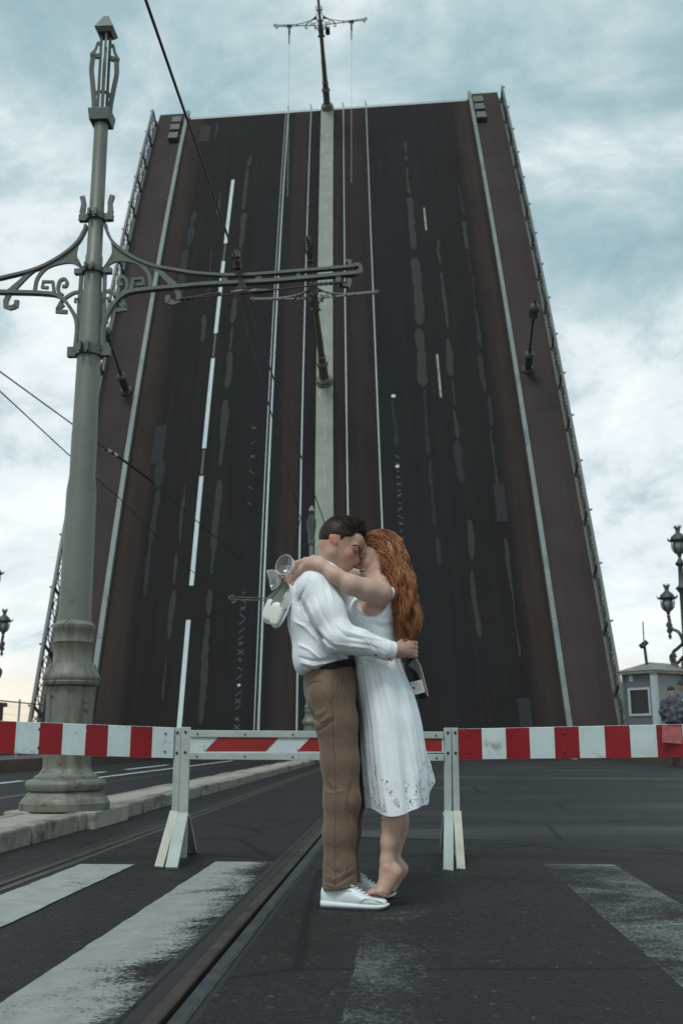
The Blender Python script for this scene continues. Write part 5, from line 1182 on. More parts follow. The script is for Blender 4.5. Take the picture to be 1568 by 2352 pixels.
# ================================================================== the woman
YW = 4.90
hw_ = Head(wp(867.5, 1279, 4.93), (-.990, -.139), (-.139, .990), .94)
B = Field((wp(640, 1330, YW)[0] - .05, 4.50, .02), (wp(960, 1900, YW)[0] + .05, 5.32, 1.80), .0042)
hw_.sculpt(B, False)
B.chain([hw_.p(-.02, 0, -.04), wp(878, 1322, YW), wp(879, 1352, YW)], [.046, .044, .05], .03)
B.chain(WL([(868, 1366, YW), (858, 1410, YW), (858, 1470, YW), (866, 1540, YW), (878, 1620, YW)]), [.070, .086, .080, .078, .07], .05, [1.6, 1.4, 1.35, 1.4, 1.4])
for Yl in (4.735, 5.065): B.cone(wp(876, 1350, YW), wp(872, 1360, Yl), .05, .052, .05)
# near arm over his shoulder, wrist and fist behind his neck
B.chain(WL([(873, 1364, 4.735), (840, 1354, 4.69), (806, 1343, 4.655), (768, 1322, 4.655), (736, 1300, 4.68), (724, 1296, 4.69)]), [.055, .050, .044, .036, .031, .031], .03)
B.chain(WL([(724, 1296, 4.69), (715, 1297, 4.715), (699, 1310, 4.79), (682, 1327, 4.845)]), [.031, .031, .029, .022], .02)
B.cone(wp(682, 1326, 4.845), wp(668, 1337, 4.87), .023, .027, .015)
for i in range(4): B.chain(WL([(670 - i * .5, 1326 + i * 7.5, 4.855), (658.5 + i * .4, 1326 + i * 7.5, 4.86), (654.5 + i * 1.2, 1332 + i * 6.8, 4.89), (661 + i, 1337 + i * 5.5, 4.90)]), [.0105, .0102, .0095, .0085], .004)
B.chain(WL([(676, 1340, 4.84), (668, 1349, 4.84), (660, 1350, 4.855)]), [.012, .0105, .009], .005)
# far arm round the other side of his neck, hand on the glass stems
B.chain(WL([(873, 1362, 5.065), (830, 1335, 5.11), (770, 1308, 5.13), (738, 1298, 5.10)]), [.058, .05, .042, .036], .03)
B.chain(WL([(738, 1298, 5.10), (722, 1290, 5.03), (703, 1291, 4.955)]), [.035, .031, .0225], .02)
B.cone(wp(703, 1291, 4.955), wp(688, 1299, 4.915), .022, .029, .015)
for i in range(4): B.chain(WL([(690 - i * 2.5, 1289 + i * 6.5, 4.90 - .002 * i), (678 - i, 1293 + i * 7, 4.875), (673 + i * .5, 1303 + i * 6.2, 4.875), (681 + i, 1309 + i * 5, 4.89)]), [.0110, .0105, .0095, .0085], .004)
B.chain(WL([(697, 1303, 4.91), (688, 1316, 4.885), (677, 1320, 4.875)]), [.0125, .011, .009], .005)
# legs on tiptoe, toes resting on his shoes
for Yl, dx, dy, k in ((4.785, 0, 0, 1.0), (5.03, 15, -7, .97)):
    x = lambda a: a + dx
    B.chain(WL([(x(880), 1620, YW + (Yl - YW) * .55), (x(896), 1740, YW + (Yl - YW) * .8), (x(898), 1850, Yl), (x(898), 1885, Yl), (x(892.5), 1935, Yl), (x(888.5), 1977, Yl)]), [.07, .056, .043, .0430, .0355, .0305], .02)
    B.ell(wp(x(906), 1890, Yl + .005), (.026, .036, .072), None, .04)
    B.cone(wp(x(888.5), 1977, Yl), wp(x(888), 1999 + dy, Yl), .0305, .033, .02)
    B.ell(wp(x(906), 2001 + dy, Yl), (.028, .028, .029), None, .03); B.ell(wp(x(888), 1993 + dy, Yl - .030), (.013, .010, .013), None, .012)
    B.cone(wp(x(893), 2003 + dy, Yl), wp(x(873), 2043 + dy, Yl - .012), .032, .0245, .03, 1.05, 1.4); B.cone(wp(x(908), 2006 + dy, Yl), wp(x(886), 2047 + dy, Yl - .01), .022, .021, .03, 1.1, 1.4)
    for i in range(5):
        oy = -.036 + .0175 * i if Yl < 4.9 else .036 - .0175 * i
        big = (i == 4); rr_ = .0125 if big else .0085
        B.chain(WL([(x(871), 2049 + dy, Yl + oy - .012), (x(858), 2047 + dy + (0 if big else 1.5), Yl + oy * 1.12 - .02), (x(847 if big else 849 + abs(oy) * 60), 2051 + dy, Yl + oy * 1.15 - .02)]), [.013, rr_ * 1.05, rr_], .008)
woman = mo('person', B.mesh('person', 1), M_SKINW)
blush(woman.data, [(wp(850, 2054, 4.745), .035, .75), (wp(918, 2004, 4.785), .028, .6), (wp(935, 1997, 5.03), .03, .6), (wp(895, 2052, 4.77), .03, .5), (wp(716, 1290, 4.70), .03, .4), (hw_.p(.07, -.045, -.03), .035, .5), (wp(888, 1995, 4.75), .02, .3), (wp(664, 1338, 4.86), .04, .4), (wp(680, 1305, 4.88), .04, .4)])
tag(woman, 'barefoot redhead person in a sleeveless white dress, arms round the man', 'person', 'embracing couple')
hw_.features(woman, False)
mk = MB().lathe([(.0035, 0), (.003, .001), (.001, .0015)], 8, c=wp(876, 1884, 4.728), M=Matrix.Rotation(R_(90), 3, 'X')).build('mole', M_LINE_, woman)

# dress: bodice
M_DRESS = m_cloth('white_linen', (0.70, 0.765, 0.80), wrinkle=.22, ws=10)
D_ = Field((wp(780, 1400, YW)[0] - .03, 4.62, .98), (wp(945, 1400, YW)[0] + .03, 5.18, 1.52), .004)
D_.chain(WL([(858, 1392, YW), (852, 1418, YW), (853, 1462, YW), (860, 1505, YW), (866, 1540, YW)]), [.098, .119, .106, .100, .108], .04, [1.42, 1.32, 1.28, 1.4, 1.5])
D_.ell(wp(826, 1416, 4.83), (.075, .075, .08), None, .04); D_.ell(wp(826, 1416, 4.97), (.075, .075, .08), None, .04)
D_.chain(WL([(864, 1400, YW), (872, 1372, YW), (878, 1356, YW)]), [.105, .085, .062], .02, [1.42, 1.62, 1.9])
for Yl in (4.76, 5.04): D_.chain(WL([(826, 1388, Yl), (848, 1356, Yl), (872, 1343, Yl), (893, 1362, Yl)]), [.034, .024, .020, .034], .02)
D_.ell(wp(838, 1336, YW), (.07, .105, .095), None, .015, 's'); D_.ell(wp(885, 1318, YW), (.06, .10, .085), None, .015, 's')
for Yl in (4.70, 5.10): D_.ell(wp(851, 1377, Yl), (.090, .125, .084), np.array([[.9, 0, .43], [0, 1, 0], [-.43, 0, .9]]), .006, 's')
pw = wp(866, 1532, YW); D_.plane(pw, (0, 0, -1), .01)
D_.band(.03)
for pts, wd, am in (([(846, 1424), (852, 1450), (850, 1480)], 1.2, -.002), ([(862, 1424), (880, 1430), (903, 1424)], 3, .004), ([(850, 1432), (875, 1440), (902, 1436)], 3, -.0035), ([(870, 1452), (890, 1456), (906, 1450)], 4, .003), ([(800, 1425), (815, 1445), (835, 1455)], 4, .003)): D_.fold(pts, wd, am, 4.9)
D_.ripple(.0015, 40, 21); D_.done()
bod = mo('dress_bodice', D_.mesh('dress_bodice', 1), M_DRESS, woman)
seam(bvh_of(bod.data), [(847, 1420), (850, 1440), (850, 1470)], .001, 'seam', M_STITCH, bod)
# dress: skirt with pleats, wind-blown back panel and eyelet hem
def m_eyelet():
    h = SH('eyelet_linen'); c = h.n('ShaderNodeUVMap'); c.uv_map = 'uv'; s_ = h.n('ShaderNodeSeparateXYZ'); h.l(c.outputs[0], s_.inputs[0])
    vo = h.n('ShaderNodeTexVoronoi'); h.l(c.outputs[0], vo.inputs['Vector']); vo.inputs['Scale'].default_value = 74; vo.inputs['Randomness'].default_value = .8
    ve = h.n('ShaderNodeTexVoronoi', feature='DISTANCE_TO_EDGE'); h.l(c.outputs[0], ve.inputs['Vector']); ve.inputs['Scale'].default_value = 74; ve.inputs['Randomness'].default_value = .8
    cl_ = h.noise(c.outputs[0], 15, 1, .5); ramp_h = h.math('DIVIDE', h.math('SUBTRACT', 0.26, s_.outputs[1]), 0.20, True)     # v: metres above the hem
    thr = h.math('ADD', h.math('MULTIPLY', ramp_h, .17), h.math('SUBTRACT', cl_, .69))
    hole = h.math('MULTIPLY', h.math('GREATER_THAN', thr, 0.0), h.math('GREATER_THAN', ve.outputs['Distance'], .155))
    hole = h.math('MULTIPLY', hole, h.math('MULTIPLY', h.math('GREATER_THAN', s_.outputs[1], .012), h.math('LESS_THAN', s_.outputs[1], .25)))
    v = h.coord('Object'); n = h.noise(v, 10, 5, .6, .6); em = h.n('ShaderNodeTexWave'); h.l(c.outputs[0], em.inputs['Vector']); em.inputs['Scale'].default_value = 9; em.inputs['Distortion'].default_value = 14; em.inputs['Detail'].default_value = 2; em.inputs['Detail Scale'].default_value = 1.6
    line = h.ramp(em.outputs['Fac'], [(.46, (0, 0, 0)), (.5, (1, 1, 1)), (.54, (0, 0, 0))]); emb = h.math('MULTIPLY', line, h.math('DIVIDE', h.math('SUBTRACT', .40, s_.outputs[1]), .12, True))
    col = (0.70, 0.765, 0.80); h.set(h.ramp(n, [(.3, sc3(col, .95)), (.7, sc3(col, 1.05))]), .8, 0, .25)
    h.bump(h.math('ADD', n, h.math('MULTIPLY', emb, .25)), .3, .012); h.cut(h.math('SUBTRACT', 1.0, hole)); return h.m
st_ = [(1484, 812, 908, .125), (1516, 811, 919, .150), (1547, 813, 932, .172), (1597, 818, 950, .195), (1640, 824, 961, .207), (1670, 828, 967, .212), (1726, 831, 975, .222), (1790, 837, 981, .230), (1835, 842, 982, .235), (1861, 845, 981, .238)]
NR, NT = 110, 260; ys = np.linspace(1484, 1861, NR); A0 = np.array(st_)
th_ = np.linspace(0, 2 * math.pi, NT, endpoint=False); V = np.zeros((NR, NT, 3)); UV = np.zeros((NR, NT, 2))
for i, y in enumerate(ys):
    L_, R__, dp = [np.interp(y, A0[:, 0], A0[:, k]) for k in (1, 2, 3)]; q = (y - 1484) / (1861 - 1484)
    c = wp((L_ + R__) / 2, y, YW); a = pm_((R__ - L_) / 2, y, YW)
    fo = q ** 1.2 * (.012 * np.cos(4 * th_ + 1.0 + 1.6 * q) + .006 * np.cos(7 * th_ + 2.2 - 1.2 * q) + .003 * np.cos(13 * th_ + .4)) + .003 * np.cos(11 * th_ + 3 + 2 * q)
    # sharp folds on the near side (theta around 270 deg): running from the waist towards the hem
    for t0, t1, am, wd in ((4.05, 4.02, .013, .10), (4.35, 4.45, -.012, .08), (4.62, 4.85, .012, .11), (5.05, 5.35, -.014, .09), (5.35, 5.62, .016, .09), (5.75, 5.95, -.018, .08), (3.75, 3.55, -.008, .08)):
        dd = (th_ - (t0 + (t1 - t0) * q) + math.pi) % (2 * math.pi) - math.pi; fo = fo + am * .62 * max(.01, math.sin(math.pi * min(.97, .15 + q * .85))) ** .5 * np.exp(-(np.abs(dd) / (wd * .75)) ** 1.3)
    lobe = np.exp(-(((th_ - .55 + math.pi) % (2 * math.pi) - math.pi) / .42) ** 2); lift = max(0, (q - .35) / .65)
    fx = (a + fo) * np.cos(th_) + pm_(34, y, YW) * lobe * lift ** 1.1; fy = (dp + fo) * np.sin(th_)
    fx = fx - pm_(26, y, YW) * np.clip(np.sin(th_), 0, 1) * np.clip(-np.cos(th_) + .3, 0, 1) * q
    fx = fx + pm_(13, y, YW) * np.clip(-np.sin(th_), 0, 1) * np.clip(-np.cos(th_), 0, 1) * q ** 2
    V[i, :, 0] = c[0] + fx; V[i, :, 1] = c[1] + fy
    V[i, :, 2] = c[2] + lift ** 1.5 * (.10 * lobe + .035 * np.clip(np.cos(th_ - .2), 0, 1) - .012 * np.sin(th_ * 3 + 1)) 
    UV[i, :, 0] = th_ * .30; UV[i, :, 1] = (1 - q) * .80
i, j = np.meshgrid(np.arange(NR - 1), np.arange(NT), indexing='ij')
F_ = np.stack([i * NT + j, i * NT + (j + 1) % NT, (i + 1) * NT + (j + 1) % NT, (i + 1) * NT + j], -1).reshape(-1, 4)
me = vf_mesh('dress_skirt', V.reshape(-1, 3), F_)
ul = me.uv_layers.new(name='uv'); idx = np.empty(len(me.loops), np.int32); me.loops.foreach_get('vertex_index', idx); ul.data.foreach_set('uv', UV.reshape(-1, 2)[idx].astype(np.float32).ravel())
skirt = mo('dress_skirt', me, m_eyelet(), woman)
V2 = V.copy(); V2[..., :2] = V.mean(1, keepdims=True)[..., :2] + (V[..., :2] - V.mean(1, keepdims=True)[..., :2]) * .955; V2 = V2[:-6]; i, j = np.meshgrid(np.arange(NR - 7), np.arange(NT), indexing='ij')
mo('slip', vf_mesh('slip', V2.reshape(-1, 3), np.stack([i * NT + j, i * NT + (j + 1) % NT, (i + 1) * NT + (j + 1) % NT, (i + 1) * NT + j], -1).reshape(-1, 4)), m_cloth('lining_shade', (.40, .44, .46)), woman)  # added inner layer, greyed so the eyelet holes look shaded

# long wavy copper hair
def woman_hair():
    Hf = Field(np.array([wp(830, 1300, YW)[0], 4.68, wp(900, 1490, YW)[2]]), np.array([wp(975, 1300, YW)[0], 5.14, wp(860, 1205, YW)[2]]), .0045)
    Hf.ell(hw_.p(-.014, 0, .045), np.array((.102, .081, .097)) * .94, hw_.R, .01)
    Hf.chain(WL([(883, 1268, YW), (900, 1315, YW), (916, 1370, YW), (928, 1420, YW), (930, 1452, YW)]), [.056, .054, .046, .036, .012], .04, [1.0, 1.1, 1.3, 1.5, 1.5])
    Hf.ell(hw_.p(.075, 0, -.045), np.array((.095, .12, .105)), hw_.R, .015, 's')
    for y in (-1, 1): Hf.ell(hw_.p(.045, y * .085, -.03), np.array((.045, .035, .075)), hw_.R, .01, 's')
    me = Hf.mesh('hair', 2); at = me.attributes.new('tint', 'FLOAT', 'POINT'); at.data.foreach_set('value', np.full(len(me.vertices), .38, np.float32)); mo('hair', me, M_HAIRW, woman)
    rg = np.random.default_rng(12); n = 5200; m = 26; q = np.linspace(0, 1, m)
    nc = 105; cid = rg.integers(0, nc, n); cph = rg.uniform(0, 6.28, nc); cam_ = rg.uniform(.6, 1.3, nc); ctint = rg.uniform(.15, .95, nc); clen = rg.uniform(.45, 1.0, nc)
    # clump roots on the scalp: phi sweeps from forehead over the crown to the nape, psi from near side to far side
    cphi = rg.uniform(-.22, 1.0, nc); cpsi = np.clip(rg.normal(0, .62, nc), -1.25, 1.25); cpsi[:70] = -rg.uniform(.1, 1.42, 70); cphi[:44] = rg.uniform(-.48, .2, 44)
    phi = cphi[cid] + rg.normal(0, .05, n); psi = cpsi[cid] + rg.normal(0, .07, n)
    ang = 1.05 + phi * 2.0                                                       # angle in the profile plane, 0 = face direction
    rf, rs, ru = .100 * .94, .082 * .94, .100 * .94
    loc = np.stack([-.014 * .94 + rf * np.cos(ang) * np.cos(psi), rs * np.sin(psi), .045 * .94 + ru * np.sin(ang) * np.cos(psi)], 1)
    nrm = np.stack([np.cos(ang) * np.cos(psi), np.sin(psi), np.sin(ang) * np.cos(psi)], 1)
    toW = lambda a: hw_.c + a[:, :1] * hw_.f + a[:, 1:2] * hw_.s + a[:, 2:3] * hw_.u
    toD = lambda a: a[:, :1] * hw_.f + a[:, 1:2] * hw_.s + a[:, 2:3] * hw_.u
    bad = ((loc[:, 0] - .075) / .088) ** 2 + ((loc[:, 2] + .045) / .098) ** 2 < 1; keep = np.nonzero(~bad)[0]; sw_ = rg.choice(keep, bad.sum()); loc[bad] = loc[sw_]; nrm[bad] = nrm[sw_]; phi[bad] = phi[sw_]; psi[bad] = psi[sw_]; cid[bad] = cid[sw_]
    P0 = toW(loc); Nw = toD(nrm)
    e1 = np.clip(rg.normal(.5, .28, nc), 0, 1)[cid] + rg.normal(0, .07, n); L = clen[cid] + rg.normal(0, .05, n)
    ex = 908 + 50 * e1; ey = 1372 + 104 * L - 16 * np.abs(e1 - .35) + rg.normal(0, 5, n); eY = 4.90 + .13 * np.clip(psi, -1.2, 1.2) + rg.normal(0, .014, n); eY[:1500] = 4.90 - .13 * rg.uniform(.0, 1.1, 1500)
    P3 = np.stack([wp(a, b, c) for a, b, c in zip(ex, ey, eY)])
    nh = 1500; hq = rg.uniform(0, 1, nh) ** 1.25; hl = np.array([(846, 1231, 4.902), (851, 1239, 4.877), (859, 1252, 4.852), (866, 1268, 4.838), (870, 1284, 4.832), (873, 1300, 4.834), (876, 1318, 4.842)])
    HP = np.stack([np.interp(hq * 6, np.arange(7), hl[:, i]) for i in range(3)], 1) + rg.normal(0, 1, (nh, 3)) * [3.5, 3.0, .003] + rg.uniform(0, 1, (nh, 1)) * np.array([[34, -4, -.006]])
    P0[:nh] = np.stack([wp(*q_) for q_ in HP]); hqq = hq[:, None]
    back = -hw_.f; near = np.sign(psi)[:, None] * hw_.s
    P1 = P0 + Nw * .020 + back * (.055 + .03 * (1 - np.clip(phi, 0, 1)))[:, None] + near * .012 * np.clip(np.abs(psi), 0, 1)[:, None]
    P1[:nh] = np.stack([wp(a + 20 + 10 * (1 - q_), b - 12 * (1 - q_) + 14 * q_, c - .030) for (a, b, c), q_ in zip(HP, hq)]); psi[:nh] = -rg.uniform(.4, 1.15, nh)
    mx_ = 905 + 36 * e1; my = 1318 + 10 * e1; mx_[:nh] -= 14 * hq; P2 = np.stack([wp(a, b, c) for a, b, c in zip(mx_, my, 4.90 + .145 * np.clip(psi, -1.2, 1.2))])
    Q = q[None, :, None]; C = (1 - Q) ** 3 * P0[:, None] + 3 * (1 - Q) ** 2 * Q * P1[:, None] + 3 * (1 - Q) * Q ** 2 * P2[:, None] + Q ** 3 * P3[:, None]
    cm = np.zeros((nc, m, 3)); np.add.at(cm, cid, C); cm /= np.maximum(np.bincount(cid, minlength=nc), 1)[:, None, None]; aq = (.62 * np.clip(q * 1.3 - .15, 0, 1))[None, :, None]; aq = np.repeat(aq, n, 0); aq[:nh] *= .35; C = C * (1 - aq) + cm[cid] * aq
    ph = cph[cid][:, None] + q[None] * 2 * math.pi * 3.4 + rg.normal(0, .35, (n, 1)); am = (cam_[cid] * .0165)[:, None] * np.clip(q * 2.2 - .15, 0, 1)[None]
    C[..., 0] += am * np.sin(ph); C[..., 1] += am * np.cos(ph * 1.0 + 1.1) * .9; C[..., 2] += am * .25 * np.sin(ph + 2)
    C += rg.normal(0, .0012, (n, 1, 3)) + np.cumsum(rg.normal(0, .0007, (n, m, 3)), 1)
    t = np.clip(ctint[cid] + rg.normal(0, .16, n), 0, 1)
    tag(strands('hair_strands', C, rg.uniform(.0009, .0019, n), M_HAIRW, woman, t, 4), kind='stuff')
    k = 900; b = rg.integers(0, n, k); F2 = C[b] + np.cumsum(rg.normal(0, .0026, (k, m, 3)), 1) * np.clip(q * 1.5, 0, 1)[None, :, None]
    tag(strands('hair_flyaway', F2, rg.uniform(.0006, .0012, k), M_HAIRW, woman, rg.uniform(.6, 1, k), 3), kind='stuff')
woman_hair()
# ================================================================== things held: bottle, glasses, slip-on shoes
def axisM(a, b):
    d = (Vector(b) - Vector(a)).normalized(); return d.to_track_quat('Z', 'Y').to_matrix()
bt0, bt1 = Vector(wp(929, 1463, 4.815)), Vector(wp(965, 1605, 4.87)); BL = (bt1 - bt0).length; MBt = axisM(bt1, bt0); kb = BL / .32
h = SH('bottle_glass'); h.set((0.008, 0.012, 0.008), .06, 0, .6); M_BOT = h.m
M_FOIL = plain('purple_foil', (0.055, 0.012, 0.03), .38, .3, 30, .3, 80, metal=.6)
bot = empty('champagne_bottle', bt1, 'dark green champagne bottle with a white label held behind the woman', 'bottle')
L_ = lambda P: [(r * kb, z * kb) for r, z in P]
MB().lathe(L_([(.030, .0), (.0425, .003), (.044, .01), (.044, .14), (.042, .165), (.034, .195), (.024, .222), (.0175, .245), (.015, .2585)]), 40, c=bt1, M=MBt).build('body', M_BOT, bot, 60)
MB().lathe(L_([(.0155, .259), (.0150, .285), (.0165, .287), (.0165, .296), (.0148, .300), (.0160, .312), (.013, .318), (.005, .32)]), 24, c=bt1, M=MBt).build('foil', M_FOIL, bot, 60)
def arc_patch(r, z0, z1, a0, a1, n=14):
    m_ = MB()
    for k in range(n + 1):
        t = a0 + (a1 - a0) * k / n
        for z in (z0, z1): m_.v.append(tuple(bt1 + MBt @ Vector((r * kb * math.cos(t), r * kb * math.sin(t), z * kb))))
    m_.f = [(2 * k, 2 * k + 2, 2 * k + 3, 2 * k + 1) for k in range(n)]; return m_
tocam = MBt.transposed() @ (Vector((0, 0, CAMH)) - bt1); aa = math.atan2(tocam.y, tocam.x)
lab = arc_patch(.0445, .033, .098, aa - .75, aa + .78).build('label', plain('paper_label', (.52, .55, .56), .6, .08), bot)
arc_patch(.0448, .060, .074, aa - .55, aa - .28).build('label_print', plain('red_print', (.32, .02, .03)), lab)
lp_ = plain('grey_print_text', (.30, .31, .33))
for k in range(6): arc_patch(.0448, .046 + .007 * k, .0485 + .007 * k, aa - .18, aa + .55 - .06 * (k % 3)).build('label_print', lp_, lab)
arc_patch(.0448, .086, .0885, aa - .45, aa + .2).build('label_print', lp_, lab); arc_patch(.0448, .088, .092, aa + .5, aa + .58).build('label_print', plain('red_print2', (.32, .02, .03)), lab)

gm = SH('clear_glass'); gm.set((1, 1, 1), .02, 0, .5); gm.b.inputs['Transmission Weight'].default_value = 0.93; gm.b.inputs['IOR'].default_value = 1.45; M_GLASS = gm.m
M_RIMHI = SH('rim_highlight').set((0.55, 0.62, 0.64), .12, 0, .6).m  # pale opaque gloss: sky highlights along the rim put into its colour
def coupe(rim, foot, label, kk=1.0):
    rim, foot = Vector(rim), Vector(foot); Mx = axisM(foot, rim); L = (rim - foot).length
    root = empty('coupe_glass', foot, label, 'glass', 'champagne coupes in one hand')
    P = lambda pr: [(r * kk, z * L) for r, z in pr]
    bowl = [(.004, .60), (.010, .615), (.030, .66), (.044, .75), (.0505, .87), (.0520, 1.0), (.0508, 1.001), (.0492, .87), (.0427, .757), (.029, .673), (.010, .63), (.001, .625)]
    MB().lathe(P(bowl), 40, c=foot, M=Mx, cap=False).build('bowl', M_GLASS, root, 60)
    MB().tube([foot + Mx @ Vector((.0516 * kk * math.cos(q), .0516 * kk * math.sin(q), L)) for q in [2 * math.pi * j / 40 for j in range(41)]], .0013, 6, False).build('rim', M_RIMHI, root, 180)  # added tube carrying the painted rim highlight
    MB().lathe(P([(.0045, .02), (.0038, .1), (.0036, .4), (.0042, .6)]), 14, c=foot, M=Mx).build('stem', M_GLASS, root, 60)
    MB().lathe(P([(.031, 0), (.032, .004), (.012, .012), (.0045, .02)]), 36, c=foot, M=Mx).build('foot', M_GLASS, root, 60)
coupe(wp(652, 1297, 4.80), wp(690, 1317, 4.905), 'champagne coupe turned open side to the viewer in the raised hand', 1.0)
coupe(wp(619, 1333, 4.86), wp(690, 1313, 4.875), 'champagne coupe tipped sideways below the other glass', 1.0)

M_CANV = m_cloth('cream_canvas', (0.66, 0.69, 0.65), wrinkle=.15, ws=20); M_CSOLE = plain('pale_sole', (0.58, 0.65, 0.68), .55, .06); M_INNER = plain('shoe_lining', (0.33, 0.33, 0.27), .8)
def slip_on(heel, toe, side, label):
    """canvas slip-on hanging by its heel: loft from heel to toe, sole turned to 'side'"""
    heel = Vector(heel); toe = Vector(toe); d = toe - heel; L = d.length; d.normalize(); dn = Vector(side); dn = (dn - d * dn.dot(d)).normalized(); wd = d.cross(dn)   # dn points from upper to sole
    root = empty('slip_on_shoe', heel, label, 'shoe', 'slip-on shoes dangling from one hand'); n = 24
    def W_(t): return .026 + .016 * math.sin(min(1, t / .68) * math.pi / 2) if t < .72 else .042 * math.sqrt(max(0, 1 - ((t - .72) / .29) ** 2))
    def loft(prof, name, mat, par):
        m_ = MB()
        for t, z0, z1, w_ in prof:
            for k in range(n):
                a = 2 * math.pi * k / n; cx_, cz = math.cos(a), math.sin(a)
                m_.v.append(tuple(heel + d * (t * L) + wd * (w_ * math.copysign(abs(cx_) ** .7, cx_)) - dn * ((z0 + z1) / 2 + (z1 - z0) / 2 * math.copysign(abs(cz) ** .7, cz))))
        k_ = len(prof); m_.f = [(i * n + k, i * n + (k + 1) % n, (i + 1) * n + (k + 1) % n, (i + 1) * n + k) for i in range(k_ - 1) for k in range(n)] + [tuple(range(n - 1, -1, -1)), tuple(range((k_ - 1) * n, k_ * n))]
        return m_.build(name, mat, par, 70)
    loft([(0, .004, .018, .02)] + [(t, 0, .020, W_(t) + .002) for t in [.04 * i for i in range(1, 25)]] + [(1.0, .004, .016, .010)], 'sole', M_CSOLE, root)
    vamp = loft([(.50, .018, .058, W_(.5) - .001), (.54, .018, .062, W_(.54)), (.6, .018, .059, W_(.6)), (.7, .018, .051, W_(.7)), (.8, .018, .043, W_(.8)), (.9, .018, .035, W_(.9)), (.965, .018, .027, W_(.965))], 'vamp', M_CANV, root)
    # quarters: a wall round the open heel
    m_ = MB(); m2 = MB(); K = 28
    for k in range(K + 1):
        q = -1 + 2 * k / K; t = .56 * abs(q) ** 1.6; s_ = 1 if q > 0 else -1; wv = (W_(t) if t > .03 else W_(.03)) * (min(1, abs(q) * 2.6)) ** .6 * s_
        hz = .062 - .018 * math.sin(math.pi * min(1, abs(q) * 1.1)) * 1.0
        for off, mm_ in ((1.0, m_), (.86, m2)):
            for z in (.018, hz): mm_.v.append(tuple(heel + d * (t * L + (1 - off) * .02) + wd * wv * off - dn * z))
    for mm_ in (m_, m2): mm_.f = [(2 * k, 2 * k + 2, 2 * k + 3, 2 * k + 1) for k in range(K)]
    m_.build('quarter', M_CANV, root, 70); m2.build('lining', M_INNER, root, 70)
slip_on(wp(664, 1348, 4.89), wp(615, 1434, 4.86), (.35, .85, -.2), 'cream slip-on shoe hanging from the fist, outer one away from the shirt')
slip_on(wp(676, 1350, 4.83), wp(634, 1444, 4.80), (.62, .62, -.3), 'cream slip-on shoe hanging closest to the white shirt back')

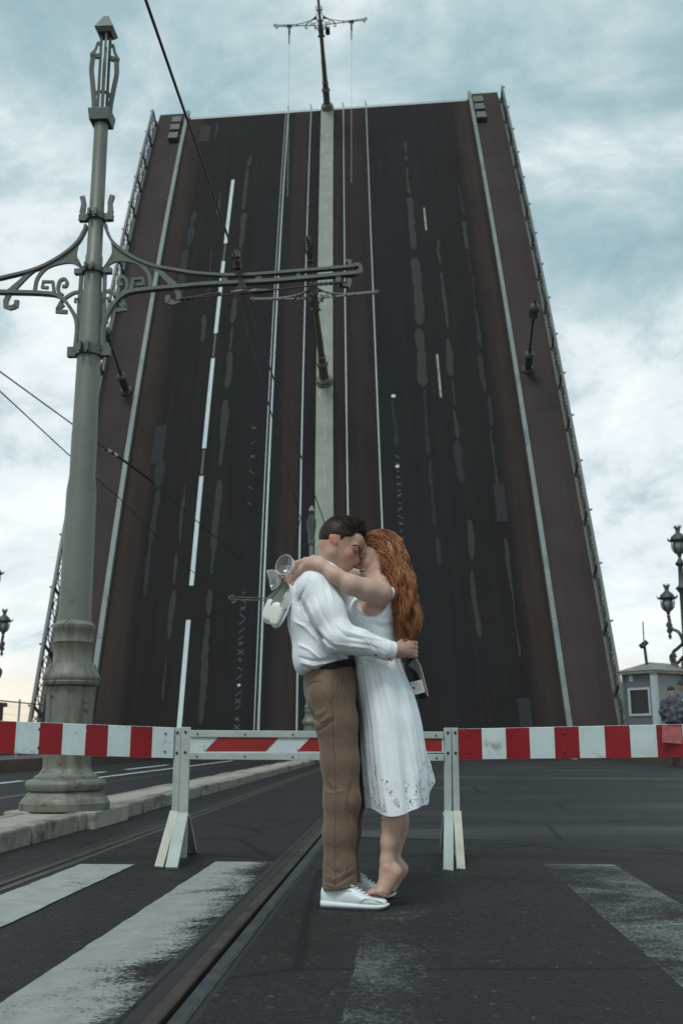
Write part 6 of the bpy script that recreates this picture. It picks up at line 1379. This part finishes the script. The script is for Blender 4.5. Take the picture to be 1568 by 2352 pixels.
# ================================================================== two guards by the booth
M_CAMO = None
h = SH('camouflage'); v = h.coord('Object'); c_ = h.noise(v, 9, 3, .5, .5); h.set(h.ramp(c_, [(.38, (.022, .028, .04)), (.5, (.05, .06, .08)), (.62, (.10, .115, .14))]), .8); M_CAMO = h.m
M_DARKC = m_cloth('dark_trousers', (.018, .019, .022)); M_CAPC = plain('dark_cap', (.02, .022, .026), .8); M_HIVIS = plain('green_vest', (.14, .55, .10), .6)
def guard(x, ytop, Yg, face, label, vest, zg=.33):
    top = wp(x, ytop, Yg); H = top[2] - zg; k = H / 1.80; c = np.array([top[0], Yg, zg]); fx = np.array([face[0], face[1], 0]) / np.hypot(*face); sd = np.array([-fx[1], fx[0], 0]); up = np.array([0, 0, 1.0])
    p = lambda f, s, z: c + k * (f * fx + s * sd + z * up); ax = sd
    F = Field(c - np.array([.5, .5, .02]), c + np.array([.5, .5, H + .04]), .013)
    F.ell(p(.01, 0, 1.67), (.085 * k, .085 * k, .115 * k), None, .02); F.cone(p(0, 0, 1.42), p(.005, 0, 1.6), .06, .055, .03); F.ell(p(.10, 0, 1.655), (.02, .02, .025), None, .02)
    for s in (-1, 1): F.ell(p(0, s * .085, 1.665), (.015, .015, .03), None, .01)
    F.cone(p(0, 0, 1.0), p(0, 0, 1.38), .12, .12, .05, 1.4, 1.5, ax)
    for s in (-1, 1):
        F.chain([p(0, s * .095, .95), p(.01, s * .10, .5), p(-.01, s * .10, .08)], [.09, .065, .05], .03); F.cone(p(-.03, s * .10, .05), p(.15, s * .11, .04), .05, .04, .03)
        F.chain([p(0, s * .19, 1.38), p(-.02, s * .25, 1.12), p(.10, s * .22, .92), p(.16, s * .19, .90)], [.06, .05, .04, .035], .03)
        for q in range(4): F.cone(p(.17, s * (.165 + .016 * q), .90), p(.235, s * (.165 + .016 * q), .875), .011, .009, .008)
        F.cone(p(.16, s * .165, .91), p(.21, s * .145, .92), .012, .01, .008)
    g_ = mo('person', F.mesh('person', 1), M_SKINM); tag(g_, label, 'person', 'guards beside the booth')
    J = Field(c - np.array([.55, .55, -.7 * k]), c + np.array([.55, .55, 1.6 * k]), .013)
    J.chain([p(-.01, 0, .86), p(0, 0, 1.1), p(0, 0, 1.40)], [.165, .165, .14], .06, 1.0); J.cone(p(0, 0, .88), p(0, 0, 1.36), .155, .15, .06, 1.35, 1.5, ax)
    for s in (-1, 1): J.chain([p(0, s * .20, 1.38), p(-.02, s * .27, 1.12), p(.09, s * .235, .93)], [.095, .082, .065], .05)
    J.cone(p(0, 0, 1.40), p(0, 0, 1.50), .09, .085, .03); J.plane(p(0, 0, .82), (0, 0, -1), .02); J.band(.03); J.ripple(.014, 16, int(x)); J.done()
    j = mo('jacket', J.mesh('jacket', 1), M_CAMO, g_)
    if vest:
        MB().box(p(.175, 0, 1.25), (.2, .03, .2), Matrix.Rotation(math.atan2(fx[1], fx[0]) - math.pi / 2, 3, 'Z')).build('vest_patch', M_HIVIS, j)
    Tt = Field(c - np.array([.4, .4, .0]), c + np.array([.4, .4, 1.02 * k]), .013)
    for s in (-1, 1): Tt.chain([p(0, s * .085, .93), p(.01, s * .10, .5), p(-.01, s * .10, .10)], [.115, .088, .075], .03)
    Tt.plane(p(0, 0, .07), (0, 0, -1), .01); mo('trousers', Tt.mesh('trousers', 1), M_DARKC, g_)
    for s in (-1, 1): MB().lathe([(.05, 0), (.055, .03), (.05, .09), (.035, .11)], 14, c=p(.05, s * .105, .0), M=Matrix(((fx[0] * 2.6, sd[0], 0), (fx[1] * 2.6, sd[1], 0), (0, 0, 1)))).build('boot', M_CAPC, g_, 60)
    C = Field(c + np.array([-.2, -.2, 1.5 * k]), c + np.array([.2, .2, 1.95 * k]), .010)
    C.ell(p(0, 0, 1.71), (.097 * k, .097 * k, .10 * k), None, .01); C.plane(p(0, 0, 1.69), (0, 0, -1), .01)
    if vest: C.cone(p(.09, -.03, 1.70), p(.12, .03, 1.695), .03, .03, .01)
    mo('cap', C.mesh('cap', 1), M_CAPC, g_)
guard(1539, 1576, 28.2, (.35, .9), 'person in grey camouflage jacket seen from behind in front of the booth', False)
guard(1563, 1563, 29.2, (-.35, -.9), 'person in dark uniform with a green patch facing the camouflaged one', True)
